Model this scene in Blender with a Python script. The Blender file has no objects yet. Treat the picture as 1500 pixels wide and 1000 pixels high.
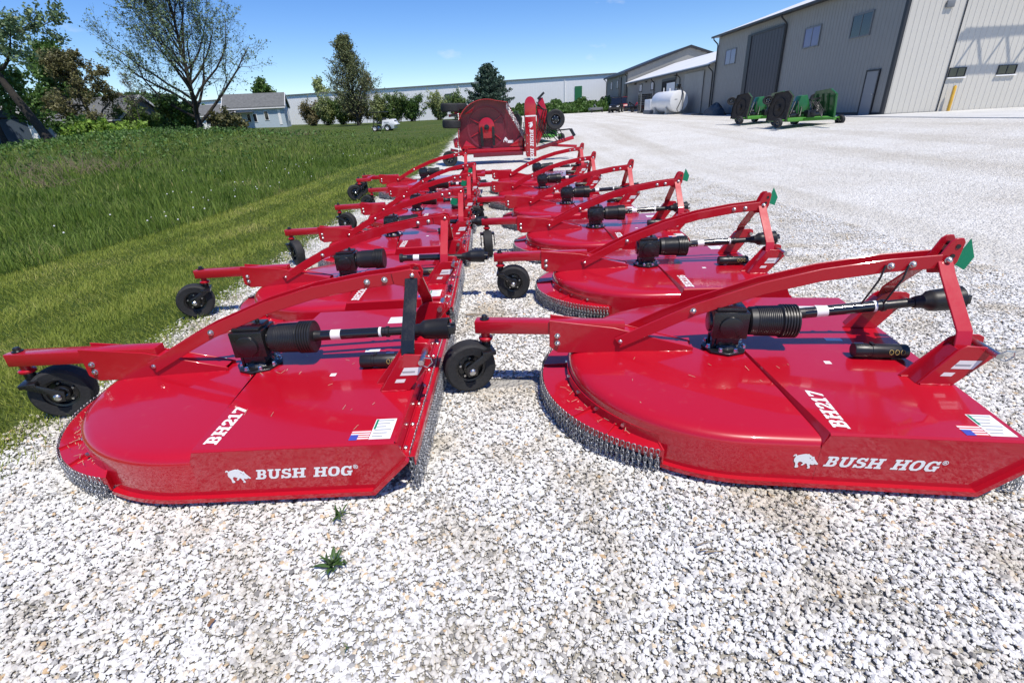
import bpy, bmesh, math, random
import numpy as np
from mathutils import Vector, Matrix
from mathutils.geometry import tessellate_polygon

R = math.radians
scene = bpy.context.scene
COL = scene.collection

# ------------------------------------------------------------------ camera
EYE = Vector((0, 0, 1.95))
PITCH, ROLL, YAW = R(25.0), R(3.03), R(-0.6796)
fwd = Vector((0, math.cos(PITCH), -math.sin(PITCH)))
rgt = Vector((1, 0, 0))
upv = rgt.cross(fwd)
cr, sr_ = math.cos(ROLL), math.sin(ROLL)
ix, iu = cr * rgt - sr_ * upv, sr_ * rgt + cr * upv
RZ = Matrix.Rotation(YAW, 3, 'Z')
ix, iu, fwd = RZ @ ix, RZ @ iu, RZ @ fwd
cam_d = bpy.data.cameras.new('camera')
cam = bpy.data.objects.new('camera', cam_d)
COL.objects.link(cam)
m = Matrix((ix, iu, -fwd)).transposed().to_4x4()
m.translation = EYE
cam.matrix_world = m
cam_d.sensor_width = 36
cam_d.sensor_fit = 'HORIZONTAL'
cam_d.lens = 36 * 715 / 1500
cam_d.clip_start = 0.05
cam_d.clip_end = 3000
scene.camera = cam

# ------------------------------------------------------------------ light
TO_SUN = Vector((0.25, -0.40, 1.0)).normalized()
world = bpy.data.worlds.new('World')
scene.world = world
world.use_nodes = True
wn = world.node_tree
sky = wn.nodes.new('ShaderNodeTexSky')
sky.sky_type = 'NISHITA'
sky.sun_disc = False
sky.sun_elevation = math.asin(TO_SUN.z)
sky.sun_rotation = math.atan2(TO_SUN.x, TO_SUN.y)
sky.altitude = 200
sky.air_density = 0.9
sky.dust_density = 0.15
sky.ozone_density = 4.0
bgn = wn.nodes['Background']
hsv = wn.nodes.new('ShaderNodeHueSaturation')
hsv.inputs['Saturation'].default_value = 1.28
hsv.inputs['Hue'].default_value = 0.512
wn.links.new(sky.outputs[0], hsv.inputs['Color'])
tcw = wn.nodes.new('ShaderNodeTexCoord')
mpw = wn.nodes.new('ShaderNodeMapping'); mpw.inputs['Scale'].default_value = (1, 1, 2.6)
nzw = wn.nodes.new('ShaderNodeTexNoise'); nzw.inputs['Scale'].default_value = 7.0; nzw.inputs['Detail'].default_value = 7; nzw.inputs['Roughness'].default_value = .55
wn.links.new(tcw.outputs['Generated'], mpw.inputs[0]); wn.links.new(mpw.outputs[0], nzw.inputs['Vector'])
rmw = wn.nodes.new('ShaderNodeMapRange'); rmw.inputs[1].default_value = .64; rmw.inputs[2].default_value = .80; rmw.inputs[4].default_value = .55
wn.links.new(nzw.outputs[0], rmw.inputs[0])
mxw = wn.nodes.new('ShaderNodeMix'); mxw.data_type = 'RGBA'
mxw.inputs[7].default_value = (6.2, 6.3, 6.6, 1)          # thin fair weather cloud
wn.links.new(rmw.outputs[0], mxw.inputs[0]); wn.links.new(hsv.outputs[0], mxw.inputs[6])
wn.links.new(mxw.outputs[2], bgn.inputs[0])
bgn.inputs[1].default_value = 0.14
sd = bpy.data.lights.new('sun', 'SUN')
sd.energy = 4.7
sd.angle = R(0.53)
sd.color = (1.0, 0.94, 0.85)
sun = bpy.data.objects.new('sun', sd)
COL.objects.link(sun)
sun.location = (5, -8, 30)
sun.rotation_euler = TO_SUN.to_track_quat('Z', 'Y').to_euler()
vs = scene.view_settings
vs.view_transform = 'Standard'
vs.look = 'None'
vs.exposure = 0.17
vs.gamma = 1.0
vs.use_curve_mapping = False

# ------------------------------------------------------------------ helpers
def tag(o, label=None, cat=None, group=None, kind=None):
    if label: o['label'] = label
    if cat: o['category'] = cat
    if group: o['group'] = group
    if kind: o['kind'] = kind
    return o

def empty(name, loc=(0, 0, 0), rz=0.0, label=None, cat=None, group=None):
    o = bpy.data.objects.new(name, None)
    o.empty_display_size = 0.3
    COL.objects.link(o)
    o.location = loc
    o.rotation_euler = (0, 0, rz)
    return tag(o, label, cat, group)

def link(name, me, parent=None, loc=(0, 0, 0), rot=(0, 0, 0)):
    o = bpy.data.objects.new(name, me)
    COL.objects.link(o)
    if parent: o.parent = parent
    o.location = loc
    o.rotation_euler = rot
    return o

def copy_tree(o, parent=None):
    c = o.copy()
    COL.objects.link(c)
    if parent: c.parent = parent
    for ch in o.children:
        copy_tree(ch, c)
    return c

class MB:
    """collects faces, builds ONE mesh object"""
    def __init__(s): s.V, s.F, s.M = [], [], []
    def add(s, vs_, fs, mi=0):
        n = len(s.V)
        s.V += [tuple(v) for v in vs_]
        s.F += [tuple(i + n for i in f) for f in fs]
        s.M += [mi] * len(fs)
        return s
    def box(s, x0, x1, y0, y1, z0, z1, mi=0):
        return s.add([(x0,y0,z0),(x1,y0,z0),(x1,y1,z0),(x0,y1,z0),(x0,y0,z1),(x1,y0,z1),(x1,y1,z1),(x0,y1,z1)],
              [(0,3,2,1),(4,5,6,7),(0,1,5,4),(1,2,6,5),(2,3,7,6),(3,0,4,7)], mi)
    def bar(s, p0, p1, w, h, up=(0, 0, 1), mi=0):
        p0, p1, up = Vector(p0), Vector(p1), Vector(up)
        d = (p1 - p0).normalized()
        a = d.cross(up).normalized()
        b = a.cross(d).normalized()
        q = []
        for p in (p0, p1):
            for i, j in ((-1,-1),(1,-1),(1,1),(-1,1)):
                q.append(p + a * (w/2*i) + b * (h/2*j))
        return s.add(q, [(3,2,1,0),(4,5,6,7),(0,1,5,4),(1,2,6,5),(2,3,7,6),(3,0,4,7)], mi)
    def strip(s, pts, w, h, up, mi=0):
        """continuous flat bar along a polyline; up = the direction in which h is measured at each point (list) or the side axis"""
        side = Vector(up).normalized()
        n = len(pts)
        P = [Vector(p) for p in pts]
        q = []
        for k in range(n):
            d = ((P[k+1] if k < n-1 else P[k]) - (P[k-1] if k else P[k])).normalized()
            b = side.cross(d).normalized()
            for i, j in ((-1,-1),(1,-1),(1,1),(-1,1)):
                q.append(P[k] + side * (w/2*i) + b * (h/2*j))
        f = [(0,1,2,3), tuple(4*(n-1)+i for i in (3,2,1,0))]
        for k in range(n-1):
            for i in range(4):
                f.append((4*k+i, 4*k+4+i, 4*k+4+(i+1)%4, 4*k+(i+1)%4))
        return s.add(q, f, mi)
    def cyl(s, p0, p1, r0, r1=None, n=12, cap=True, mi=0):
        return s.tube([p0, p1], [r0, r0 if r1 is None else r1], n, cap, mi)
    def tube(s, pts, rad, n=8, cap=True, mi=0):
        P = [Vector(p) for p in pts]
        if not hasattr(rad, '__len__'): rad = [rad] * len(P)
        d0 = (P[1] - P[0]).normalized()
        a = d0.orthogonal().normalized()
        q, f = [], []
        for k, p in enumerate(P):
            d = ((P[k+1] if k < len(P)-1 else p) - (P[k-1] if k else p)).normalized()
            a = (a - d * a.dot(d)).normalized()
            b = d.cross(a)
            for i in range(n):
                t = 2*math.pi*i/n
                q.append(p + (a*math.cos(t) + b*math.sin(t)) * rad[k])
        for k in range(len(P)-1):
            for i in range(n):
                f.append((k*n+i, k*n+(i+1)%n, (k+1)*n+(i+1)%n, (k+1)*n+i))
        if cap:
            f.append(tuple(range(n-1, -1, -1)))
            f.append(tuple((len(P)-1)*n+i for i in range(n)))
        return s.add(q, f, mi)
    def lathe(s, prof, origin, axis, n=24, mi=0, closed=False):
        """prof: (radius, distance along axis)"""
        O, ax = Vector(origin), Vector(axis).normalized()
        a = ax.orthogonal().normalized(); b = ax.cross(a)
        q, f = [], []
        for r, h in prof:
            for i in range(n):
                t = 2*math.pi*i/n
                q.append(O + ax*h + (a*math.cos(t) + b*math.sin(t))*r)
        m_ = len(prof)
        for k in range(m_ if closed else m_-1):
            k2 = (k+1) % m_
            for i in range(n):
                f.append((k*n+i, k*n+(i+1)%n, k2*n+(i+1)%n, k2*n+i))
        if not closed:
            f.append(tuple(range(n-1, -1, -1)))
            f.append(tuple((m_-1)*n+i for i in range(n)))
        return s.add(q, f, mi)
    def prism(s, poly, axis, a, b, mi=0):
        """polygon in the plane normal to axis ('x': (y,z), 'y': (x,z), 'z': (x,y)) extruded from a to b"""
        def P(u, v, t):
            return {'x': (t,u,v), 'y': (u,t,v), 'z': (u,v,t)}[axis]
        n = len(poly)
        q = [P(u, v, a) for u, v in poly] + [P(u, v, b) for u, v in poly]
        f = [tuple(range(n-1,-1,-1)), tuple(range(n, 2*n))]
        for i in range(n):
            j = (i+1) % n
            f.append((i, j, n+j, n+i))
        return s.add(q, f, mi)
    def quad(s, a, b, c, d, mi=0):
        return s.add([a, b, c, d], [(0,1,2,3)], mi)
    def mesh(s, name, mats, bevel=0.0, seg=2, smooth=35):
        me = bpy.data.meshes.new(name)
        me.from_pydata(s.V, [], s.F)
        if not isinstance(mats, (list, tuple)): mats = [mats]
        for m_ in mats: me.materials.append(m_)
        if len(mats) > 1: me.polygons.foreach_set('material_index', s.M)
        bm = bmesh.new(); bm.from_mesh(me)
        bmesh.ops.recalc_face_normals(bm, faces=bm.faces)
        if bevel:
            ed = [e for e in bm.edges if len(e.link_faces) == 2 and e.calc_face_angle(0) > R(28)]
            bmesh.ops.bevel(bm, geom=ed, offset=bevel, segments=seg, affect='EDGES', clamp_overlap=True, profile=0.5)
        bm.to_mesh(me); bm.free()
        if smooth:
            me.polygons.foreach_set('use_smooth', [True] * len(me.polygons))
            me.set_sharp_from_angle(angle=R(smooth))
        me.update()
        return me
    def build(s, name, mats, parent=None, loc=(0,0,0), rot=(0,0,0), **kw):
        return link(name, s.mesh(name, mats, **kw), parent, loc, rot)

def pieces(name, me, parent, spots, kind=None):
    """alike pieces, each an object of its own that shares one mesh; spots: (loc, rot)"""
    for loc, rot in spots:
        o = link(name, me, parent, loc, rot)
        if kind: o['kind'] = kind

def facing(d):
    return Vector(d).to_track_quat('Z', 'Y').to_euler()

def np_mesh(name, V, F, mats, smooth=False, attrs=None):
    V = np.asarray(V, np.float32); F = np.asarray(F, np.int32)
    k = F.shape[1]
    me = bpy.data.meshes.new(name)
    me.vertices.add(len(V)); me.vertices.foreach_set('co', V.ravel())
    me.loops.add(F.size); me.loops.foreach_set('vertex_index', F.ravel())
    me.polygons.add(len(F))
    me.polygons.foreach_set('loop_start', np.arange(0, F.size, k, dtype=np.int32))
    me.polygons.foreach_set('loop_total', np.full(len(F), k, np.int32))
    if smooth: me.polygons.foreach_set('use_smooth', np.ones(len(F), bool))
    if attrs:
        for n_, a in attrs.items():
            at = me.attributes.new(n_, 'FLOAT', 'POINT'); at.data.foreach_set('value', np.asarray(a, np.float32))
    if not isinstance(mats, (list, tuple)): mats = [mats]
    for m_ in mats: me.materials.append(m_)
    me.update(calc_edges=True)
    return me

# ------------------------------------------------------------------ materials
def mat(name, col, rough=0.5, metal=0.0, coat=0.0, coat_rough=0.05, bump=None, var=None, rvar=None, spec=0.5, island=0.0, trans=0.0, speck=None):
    """col linear rgb; bump=(scale, strength, distance); var=(scale, amount); island = per-piece random brightness"""
    M = bpy.data.materials.new(name); M.use_nodes = True
    nt = M.node_tree; N, L = nt.nodes, nt.links
    b = N['Principled BSDF']
    b.inputs['Base Color'].default_value = (*col, 1)
    b.inputs['Roughness'].default_value = rough
    b.inputs['Metallic'].default_value = metal
    b.inputs['Specular IOR Level'].default_value = spec
    if coat:
        b.inputs['Coat Weight'].default_value = coat
        b.inputs['Coat Roughness'].default_value = coat_rough
    tc = N.new('ShaderNodeTexCoord')
    val = None
    if var:
        n = N.new('ShaderNodeTexNoise'); n.inputs['Scale'].default_value = var[0]; n.inputs['Detail'].default_value = 5
        L.new(tc.outputs['Object'], n.inputs['Vector'])
        mr = N.new('ShaderNodeMapRange'); mr.inputs[1].default_value = .25; mr.inputs[2].default_value = .75
        mr.inputs[3].default_value = 1 - var[1]; mr.inputs[4].default_value = 1 + var[1]
        L.new(n.outputs['Fac'], mr.inputs[0]); val = mr.outputs[0]
    if island:
        g = N.new('ShaderNodeNewGeometry')
        mr = N.new('ShaderNodeMapRange'); mr.inputs[3].default_value = 1 - island; mr.inputs[4].default_value = 1 + island
        L.new(g.outputs['Random Per Island'], mr.inputs[0])
        if val:
            mu = N.new('ShaderNodeMath'); mu.operation = 'MULTIPLY'
            L.new(val, mu.inputs[0]); L.new(mr.outputs[0], mu.inputs[1]); val = mu.outputs[0]
        else: val = mr.outputs[0]
    colsock = None
    if val:
        hs = N.new('ShaderNodeVectorMath'); hs.operation = 'SCALE'
        hs.inputs[0].default_value = col
        L.new(val, hs.inputs['Scale'])
        colsock = hs.outputs[0]
        L.new(colsock, b.inputs['Base Color'])
    if speck:   # (scale, threshold, colour) dust / chips
        n = N.new('ShaderNodeTexNoise'); n.inputs['Scale'].default_value = speck[0]; n.inputs['Detail'].default_value = 6; n.inputs['Roughness'].default_value = .7
        L.new(tc.outputs['Object'], n.inputs['Vector'])
        mr = N.new('ShaderNodeMapRange'); mr.inputs[1].default_value = speck[1]; mr.inputs[2].default_value = speck[1] + .12; mr.inputs[4].default_value = speck[3] if len(speck) > 3 else .6
        L.new(n.outputs['Fac'], mr.inputs[0])
        mx = N.new('ShaderNodeMix'); mx.data_type = 'RGBA'
        L.new(mr.outputs[0], mx.inputs[0]); mx.inputs[6].default_value = (*col, 1); mx.inputs[7].default_value = (*speck[2], 1)
        if colsock: L.new(colsock, mx.inputs[6])
        L.new(mx.outputs[2], b.inputs['Base Color'])
    if rvar:
        n = N.new('ShaderNodeTexNoise'); n.inputs['Scale'].default_value = rvar[0]; n.inputs['Detail'].default_value = 4
        L.new(tc.outputs['Object'], n.inputs['Vector'])
        mr = N.new('ShaderNodeMapRange'); mr.inputs[1].default_value = .3; mr.inputs[2].default_value = .7
        mr.inputs[3].default_value = rough - rvar[1]; mr.inputs[4].default_value = rough + rvar[1]
        L.new(n.outputs['Fac'], mr.inputs[0]); L.new(mr.outputs[0], b.inputs['Roughness'])
    if bump:
        n = N.new('ShaderNodeTexNoise'); n.inputs['Scale'].default_value = bump[0]; n.inputs['Detail'].default_value = 4
        L.new(tc.outputs['Object'], n.inputs['Vector'])
        bp = N.new('ShaderNodeBump'); bp.inputs['Strength'].default_value = bump[1]; bp.inputs['Distance'].default_value = bump[2]
        L.new(n.outputs['Fac'], bp.inputs['Height']); L.new(bp.outputs[0], b.inputs['Normal'])
    if trans:
        t = N.new('ShaderNodeBsdfTranslucent'); mx = N.new('ShaderNodeMixShader'); mx.inputs[0].default_value = trans
        if colsock: L.new(colsock, t.inputs[0])
        else: t.inputs[0].default_value = (*col, 1)
        out = N['Material Output']
        L.new(b.outputs[0], mx.inputs[1]); L.new(t.outputs[0], mx.inputs[2]); L.new(mx.outputs[0], out.inputs[0])
    return M

RED = mat('red_paint', (.43, .0040, .016), .34, coat=1.0, coat_rough=.03, spec=.25, bump=(2.5, .035, .03), rvar=(3, .06), speck=(7, .60, (.46, .07, .07), .30))
def vary_coat(M, sc, lo, hi):
    nt = M.node_tree; n = nt.nodes.new('ShaderNodeTexNoise'); n.inputs['Scale'].default_value = sc; n.inputs['Detail'].default_value = 6; n.inputs['Roughness'].default_value = .65
    tc = nt.nodes.new('ShaderNodeTexCoord'); nt.links.new(tc.outputs['Object'], n.inputs['Vector'])
    mr = nt.nodes.new('ShaderNodeMapRange'); mr.inputs[1].default_value = .35; mr.inputs[2].default_value = .7; mr.inputs[3].default_value = lo; mr.inputs[4].default_value = hi
    nt.links.new(n.outputs[0], mr.inputs[0]); nt.links.new(mr.outputs[0], nt.nodes['Principled BSDF'].inputs['Coat Roughness'])
vary_coat(RED, 2.2, .015, .16)
RED2 = mat('red_frame_paint', (.42, .0045, .016), .36, coat=.8, coat_rough=.06, spec=.25, bump=(30, .05, .01), rvar=(6, .08))
BLACK = mat('black_paint', (.010, .010, .011), .28, coat=.3, bump=(60, .12, .01), rvar=(8, .1))
BLACKP = mat('black_plastic', (.013, .013, .014), .42, bump=(40, .06, .01), rvar=(7, .12))
RUBBER = mat('rubber', (.016, .016, .017), .75, bump=(45, .4, .01), var=(9, .35), speck=(30, .62, (.10, .095, .08), .5))
STEEL = mat('zinc_steel', (.62, .62, .60), .32, metal=1.0, rvar=(30, .1))
GLOSSB = mat('gloss_black', (.012, .012, .013), .10, spec=.8, rvar=(9, .05))
BRIGHT = mat('bright_steel', (.75, .75, .74), .18, metal=1.0)
CHAIN = mat('galvanised_chain', (.46, .47, .49), .40, metal=.85, island=.35)
WHITE = mat('white_vinyl', (.78, .78, .77), .4)
GREYV = mat('grey_print', (.35, .36, .38), .5)
BLUEV = mat('blue_print', (.05, .07, .38), .5)
REDV = mat('red_print', (.55, .05, .06), .5)
GREENT = mat('green_tag_plastic', (.0, .27, .13), .4, trans=.25)
GOLD = mat('gold_print', (.45, .33, .10), .4)
# ------------------------------------------------------------------ terrain
def sst(t):
    t = np.clip(t, 0, 1); return t * t * (3 - 2 * t)
def T(x, y):
    x, y = np.asarray(x, float), np.asarray(y, float)
    a, b, c = sst((x-5)/14.), sst((-x-5)/22.), sst((y-14)/28.)
    z = .9*(1-(1-a)*(1-b)*(1-c)) + .7*sst((-x-20)/40.) + .6*sst((y-40)/50.)
    return z + 1.0*np.exp(-((x+21)/9.5)**2 - ((y-34)/6.5)**2)
def Tz(x, y): return float(T(x, y))
def edge_x(y):          # where gravel meets grass on the left
    return -3.45 + .85*sst((np.asarray(y, float)-13)/10.)
def mow_x(y):           # where mown grass meets the tall grass
    return np.interp(y, [-5, 7.4, 11.5, 21.3, 26.8, 31, 40], [-7.9, -7.7, -7.0, -6.35, -4.5, -3.1, -2.9])

def gnode(nt, typ, **kw):
    n = nt.nodes.new(typ)
    for k, v in kw.items(): setattr(n, k, v)
    return n

def ground_material():
    M = bpy.data.materials.new('ground'); M.use_nodes = True
    nt = M.node_tree; N, L = nt.nodes, nt.links
    b = N['Principled BSDF']; b.inputs['Roughness'].default_value = .95; b.inputs['Specular IOR Level'].default_value = .15
    geo = N.new('ShaderNodeNewGeometry'); P = geo.outputs['Position']
    at = N.new('ShaderNodeAttribute'); at.attribute_name = 'grass'
    def noise(scale, det=4, rough=.55):
        n = N.new('ShaderNodeTexNoise'); n.inputs['Scale'].default_value = scale; n.inputs['Detail'].default_value = det; n.inputs['Roughness'].default_value = rough
        L.new(P, n.inputs['Vector']); return n
    def ramp(sock, stops):
        r = N.new('ShaderNodeValToRGB'); e = r.color_ramp.elements
        while len(e) < len(stops): e.new(.5)
        for i, (p, c) in enumerate(stops): e[i].position = p; e[i].color = (*c, 1)
        L.new(sock, r.inputs[0]); return r.outputs[0]
    def mix(f, a, c, typ='MIX'):
        m_ = N.new('ShaderNodeMix'); m_.data_type = 'RGBA'; m_.blend_type = typ
        if hasattr(f, 'links'): L.new(f, m_.inputs[0])
        else: m_.inputs[0].default_value = f
        for s, i in ((a, 6), (c, 7)):
            if hasattr(s, 'links'): L.new(s, m_.inputs[i])
            else: m_.inputs[i].default_value = (*s, 1)
        return m_.outputs[2]
    def math_(op, a, c):
        m_ = N.new('ShaderNodeMath'); m_.operation = op
        for s, i in ((a, 0), (c, 1)):
            if hasattr(s, 'links'): L.new(s, m_.inputs[i])
            else: m_.inputs[i].default_value = s
        return m_.outputs[0]
    # gravel: crushed limestone, individual chips by cell noise
    vo = N.new('ShaderNodeTexVoronoi'); vo.inputs['Scale'].default_value = 38; L.new(P, vo.inputs['Vector'])
    vo2 = N.new('ShaderNodeTexVoronoi'); vo2.inputs['Scale'].default_value = 17; L.new(P, vo2.inputs['Vector'])
    sep = N.new('ShaderNodeSeparateColor'); L.new(vo.outputs['Color'], sep.inputs[0])
    chips = ramp(sep.outputs[0], [(0, (.40, .39, .36)), (.2, (.60, .59, .56)), (.7, (.74, .73, .70)), (1, (.83, .82, .79))])
    sep2 = N.new('ShaderNodeSeparateColor'); L.new(vo2.outputs['Color'], sep2.inputs[0])
    chips2 = ramp(sep2.outputs[1], [(0, (.50, .49, .46)), (.3, (.66, .65, .62)), (1, (.79, .78, .75))])
    gcol = mix(.45, chips, chips2)
    big = noise(.55, 6, .6)
    gcol = mix(1.0, gcol, ramp(big.outputs[0], [(.3, (.88, .86, .82)), (.62, (1.0, 1.0, .99))]), 'MULTIPLY')
    mp = N.new('ShaderNodeMapping'); mp.inputs['Scale'].default_value = (.75, .035, 1); mp.inputs['Rotation'].default_value = (0, 0, R(14)); L.new(P, mp.inputs[0])
    tr = N.new('ShaderNodeTexNoise'); tr.inputs['Scale'].default_value = 1.0; tr.inputs['Detail'].default_value = 5; L.new(mp.outputs[0], tr.inputs['Vector'])
    gcol = mix(1.0, gcol, ramp(tr.outputs[0], [(.33, (.84, .82, .78)), (.55, (1, 1, 1))]), 'MULTIPLY')
    # grass soil
    gn = noise(2.2, 6, .65); gl = noise(.22, 4)
    soil = ramp(gn.outputs[0], [(.3, (.030, .050, .012)), (.5, (.060, .095, .020)), (.7, (.10, .125, .032))])
    soil = mix(ramp(gl.outputs[0], [(.45, (0, 0, 0)), (.65, (.5, .5, .5))]), soil, (.11, .125, .040))
    en = noise(2.6, 6, .7)
    f = math_('ADD', at.outputs['Fac'], math_('MULTIPLY', math_('SUBTRACT', en.outputs[0], .5), 1.1))
    mr = N.new('ShaderNodeMapRange'); mr.inputs[1].default_value = .40; mr.inputs[2].default_value = .60; L.new(f, mr.inputs[0])
    fines_gap_shade = N.new('ShaderNodeAttribute'); fines_gap_shade.attribute_name = 'fines_gap_shade'
    gcol = mix(fines_gap_shade.outputs['Fac'], gcol, (.33, .315, .28))  # stone fines under loose chips, darkened to paint shade in the gaps
    L.new(mix(mr.outputs[0], gcol, soil), b.inputs['Base Color'])
    h = math_('ADD', math_('MULTIPLY', vo.outputs['Distance'], -1.0), math_('MULTIPLY', vo2.outputs['Distance'], -.8))
    bp = N.new('ShaderNodeBump'); bp.inputs['Strength'].default_value = .9; bp.inputs['Distance'].default_value = .03
    L.new(h, bp.inputs['Height']); L.new(bp.outputs[0], b.inputs['Normal'])
    return M

def axis(pts):
    out = []
    for a, b, st in pts: out += list(np.arange(a, b, st))
    return np.array(out + [pts[-1][1]])
gx = axis([(-900, -120, 60), (-120, -40, 5), (-40, -12, 1.0), (-12, 6, .3), (6, 30, 1.0), (30, 120, 6), (120, 900, 60)])
gy = axis([(-300, -20, 40), (-20, 0, 2), (0, 18, .3), (18, 50, .8), (50, 120, 3), (120, 300, 15), (300, 1500, 100)])
X, Y = np.meshgrid(gx, gy)
rg = np.random.default_rng(3)
Zb = T(X, Y)
near = (X > -12) & (X < 6) & (Y > 0) & (Y < 18)
Zb = Zb - .022 * near
nx, ny = len(gx), len(gy)
idx = np.arange(nx*ny).reshape(ny, nx)
F = np.stack([idx[:-1, :-1], idx[:-1, 1:], idx[1:, 1:], idx[1:, :-1]], -1).reshape(-1, 4)
gm = np.clip(.5 - (X - edge_x(Y))/1.2, 0, 1)
gm = np.maximum(gm, np.clip((Y - 83)/3, 0, 1))
gm = np.maximum(gm, np.clip((X - 60)/5, 0, 1))
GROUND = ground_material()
me = np_mesh('ground', np.stack([X, Y, Zb], -1).reshape(-1, 3), F, GROUND, True, {'grass': gm.ravel(), 'fines_gap_shade': (np.clip((7.5 - np.hypot(X, Y))/2.5, 0, 1)*.85).ravel()})
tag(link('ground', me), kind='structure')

# concrete apron before the big shed
CONC = mat('concrete', (.50, .50, .48), .85, var=(.8, .14), bump=(50, .25, .01), speck=(6, .62, (.36, .35, .33), .5))
def apron():
    root = empty('concrete_apron', (0, 0, 0)); root['kind'] = 'structure'
    xs = [19.0, 23.4, 27.8, 32.2]; ys = [10.2, 15.0, 19.6, 24.2, 28.45]
    for i in range(3):
        for j in range(4):
            x0, x1, y0, y1 = xs[i]+.012, xs[i+1]-.012, ys[j]+.012, ys[j+1]-.012
            mb = MB()
            V = [(x, y, Tz(x, y)+dz) for dz in (-.1, .035) for x, y in ((x0,y0),(x1,y0),(x1,y1),(x0,y1))]
            mb.add(V, [(3,2,1,0),(4,5,6,7),(0,1,5,4),(1,2,6,5),(2,3,7,6),(3,0,4,7)])
            mb.build('slab', CONC, root)
apron()

# ------------------------------------------------------------------ loose gravel (stuff): crushed limestone chips on the sheet
def stone_material():
    M = bpy.data.materials.new('limestone'); M.use_nodes = True
    nt = M.node_tree; N, L = nt.nodes, nt.links
    b = N['Principled BSDF']; b.inputs['Roughness'].default_value = .9; b.inputs['Specular IOR Level'].default_value = .2
    oi = N.new('ShaderNodeObjectInfo')
    r = N.new('ShaderNodeValToRGB'); e = r.color_ramp.elements
    stops = [(0, (.22, .215, .21)), (.05, (.38, .375, .36)), (.15, (.58, .57, .545)), (.5, (.72, .71, .68)), (.93, (.80, .795, .77)), (.97, (.64, .54, .40)), (1, (.55, .40, .24))]
    while len(e) < len(stops): e.new(.5)
    for i, (p, c) in enumerate(stops): e[i].position = p; e[i].color = (*c, 1)
    L.new(oi.outputs['Random'], r.inputs[0])
    tc = N.new('ShaderNodeTexCoord'); n = N.new('ShaderNodeTexNoise'); n.inputs['Scale'].default_value = 2.2; n.inputs['Detail'].default_value = 4
    L.new(tc.outputs['Object'], n.inputs['Vector'])
    mr = N.new('ShaderNodeMapRange'); mr.inputs[3].default_value = .82; mr.inputs[4].default_value = 1.12; L.new(n.outputs[0], mr.inputs[0])
    hs = N.new('ShaderNodeVectorMath'); hs.operation = 'SCALE'; L.new(r.outputs[0], hs.inputs[0]); L.new(mr.outputs[0], hs.inputs['Scale'])
    # broad soiling of the bed, fixed to the ground
    geo = N.new('ShaderNodeNewGeometry'); n2 = N.new('ShaderNodeTexNoise'); n2.inputs['Scale'].default_value = 1.7; n2.inputs['Detail'].default_value = 5
    L.new(geo.outputs['Position'], n2.inputs['Vector'])
    r2 = N.new('ShaderNodeValToRGB'); r2.color_ramp.elements[0].position = .34; r2.color_ramp.elements[0].color = (.74, .69, .60, 1); r2.color_ramp.elements[1].position = .52; r2.color_ramp.elements[1].color = (1, 1, 1, 1)
    L.new(n2.outputs[0], r2.inputs[0])
    mx = N.new('ShaderNodeMix'); mx.data_type = 'RGBA'; mx.blend_type = 'MULTIPLY'; mx.inputs[0].default_value = 1
    L.new(hs.outputs[0], mx.inputs[6]); L.new(r2.outputs[0], mx.inputs[7])
    L.new(mx.outputs[2], b.inputs['Base Color'])
    return M
STONE = stone_material()

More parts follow.
